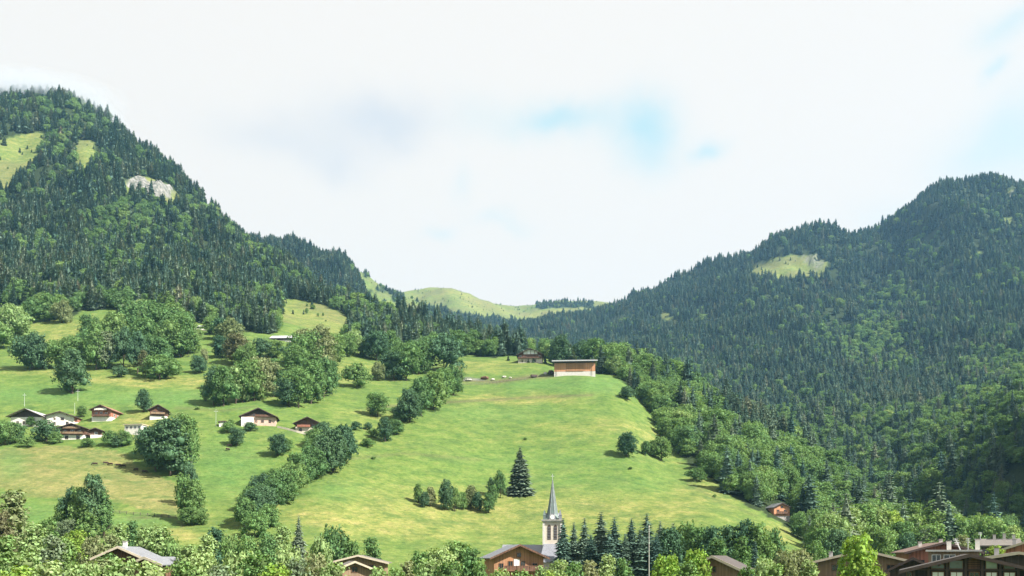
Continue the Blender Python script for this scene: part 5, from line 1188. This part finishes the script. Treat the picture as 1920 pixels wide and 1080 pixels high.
def forest_stuff(name, label, cat, kind, sel):
    src = SRC[kind]; keys = sorted(src); n = int(sel.sum())
    P = np.stack([x[sel], y[sel], z[sel] - .02*h[sel]], 1)
    me = bpy.data.meshes.new(name); me.vertices.add(n); me.vertices.foreach_set('co', P.astype(np.float32).ravel())
    k = rng.integers(0, len(keys), n); wid = np.array([(SPRUCE if kind == 'spruce' else BROAD)[q][2] for q in keys])[k]
    sc_ = np.stack([w[sel]/wid, w[sel]/wid*rng.uniform(.88, 1.12, n), h[sel]], 1)
    a = me.attributes.new('size', 'FLOAT_VECTOR', 'POINT'); a.data.foreach_set('vector', sc_.astype(np.float32).ravel())
    a = me.attributes.new('turn', 'FLOAT_VECTOR', 'POINT'); a.data.foreach_set('vector', np.stack([rng.normal(0, .02, n), rng.normal(0, .02, n), rng.uniform(0, 6.28, n)], 1).astype(np.float32).ravel())
    a = me.attributes.new('pick', 'INT', 'POINT'); a.data.foreach_set('value', k.astype(np.int32))
    o = link(name, me); tag(o, label, cat, None, 'stuff')
    g = bpy.data.node_groups.new(name, 'GeometryNodeTree'); g.interface.new_socket('Geometry', in_out='INPUT', socket_type='NodeSocketGeometry'); g.interface.new_socket('Geometry', in_out='OUTPUT', socket_type='NodeSocketGeometry')
    N = g.nodes; gi = N.new('NodeGroupInput'); go = N.new('NodeGroupOutput'); inst = N.new('GeometryNodeInstanceOnPoints'); jn = N.new('GeometryNodeJoinGeometry')
    for q in reversed(keys):
        oi = N.new('GeometryNodeObjectInfo'); oi.inputs['Object'].default_value = src[q]; oi.inputs['As Instance'].default_value = True; oi.transform_space = 'ORIGINAL'
        g.links.new(oi.outputs['Geometry'], jn.inputs[0])
    def attr(nm, ty):
        q = N.new('GeometryNodeInputNamedAttribute'); q.data_type = ty; q.inputs['Name'].default_value = nm; return q.outputs['Attribute']
    g.links.new(gi.outputs[0], inst.inputs['Points']); g.links.new(jn.outputs[0], inst.inputs['Instance'])
    inst.inputs['Pick Instance'].default_value = True
    g.links.new(attr('pick', 'INT'), inst.inputs['Instance Index'])
    e = N.new('FunctionNodeEulerToRotation'); g.links.new(attr('turn', 'FLOAT_VECTOR'), e.inputs[0]); g.links.new(e.outputs[0], inst.inputs['Rotation'])
    g.links.new(attr('size', 'FLOAT_VECTOR'), inst.inputs['Scale']); g.links.new(inst.outputs[0], go.inputs[0])
    md = o.modifiers.new('trees', 'NODES'); md.node_group = g
    return n
n1 = forest_stuff('spruce_forest', 'dense dark conifers covering the far mountainsides', 'forest', 'spruce', (~br) & (~solo))
n2 = forest_stuff('leafy_forest', 'green deciduous trees mixed into the far mountain forests', 'forest', 'broadleaf', br & (~solo))
print('TREES hand spruce', N_SPR, 'hand broad', N_BRO, 'solo', int(solo.sum()), 'forest', n1, n2, 'min px', vis_px[solo & ~br].min(), vis_px[solo & br].min())

# ------------------------------------------------------------------ air
def haze():
    o = MB().box(-8600, 8600, -5400, 5200, -3.5, 1650).build('haze', None)
    m = bpy.data.materials.new('haze_air'); m.use_nodes = True; t = NT(m.node_tree); t.n.clear()
    p = t.a('ShaderNodeVolumePrincipled', Color=(0.32, 0.64, 1.0, 1), Density=HAZE, Anisotropy=0.2)
    q = t.a('ShaderNodeOutputMaterial'); t.l.new(p.outputs[0], q.inputs['Volume']); o.data.materials.append(m); o['kind'] = 'stuff'
HAZE = 0.000042
haze()

def mist(label, u, v, d, rx, ry, rz, dens, tilt):
    vs, fs = [], []; n = 20; m_ = 10
    for i in range(m_+1):
        th = math.pi*i/m_
        for j in range(n): a = 6.283185*j/n; vs.append((rx*math.sin(th)*math.cos(a), ry*math.sin(th)*math.sin(a), rz*math.cos(th)))
    for i in range(m_):
        for j in range(n): a = i*n+j; b = i*n+(j+1) % n; fs.append((a, a+n, b+n, b))
    me = bpy.data.meshes.new('mist'); me.from_pydata(vs, [], fs); o = link('mist', me); o.location = ((u-U0)/F*d, d, V(d, v)); o.rotation_euler = (0, tilt, 0)
    m = bpy.data.materials.new('mist_vapour'); m.use_nodes = True; t = NT(m.node_tree); t.n.clear()
    pos = t.a('ShaderNodeTexCoord').outputs['Object']
    r = t.vm('LENGTH', t.vm('DIVIDE', pos, (rx, ry, rz)), None, 1)
    fall = t.m('SUBTRACT', 1.0, r, clamp=True)
    nz = t.ramp(t.noise(pos, 0.016, 4, 0.6), [(0.36, 0), (0.62, 1)])
    p = t.a('ShaderNodeVolumePrincipled', Color=(0.70, 0.74, 0.80, 1), Anisotropy=0.3); t.l.new(t.m('MULTIPLY', t.m('MULTIPLY', fall, nz), dens), p.inputs['Density'])
    q = t.a('ShaderNodeOutputMaterial'); t.l.new(p.outputs[0], q.inputs['Volume']); me.materials.append(m); o['kind'] = 'stuff'; o['label'] = label
mist('thin white mist brushing the top of the left mountain', 30, 184, 1930, 260, 120, 46, 0.04, 0.03)
mist('wisp of mist lying on the upper right shoulder of the left mountain', 200, 222, 1900, 75, 80, 32, 0.045, R(45))
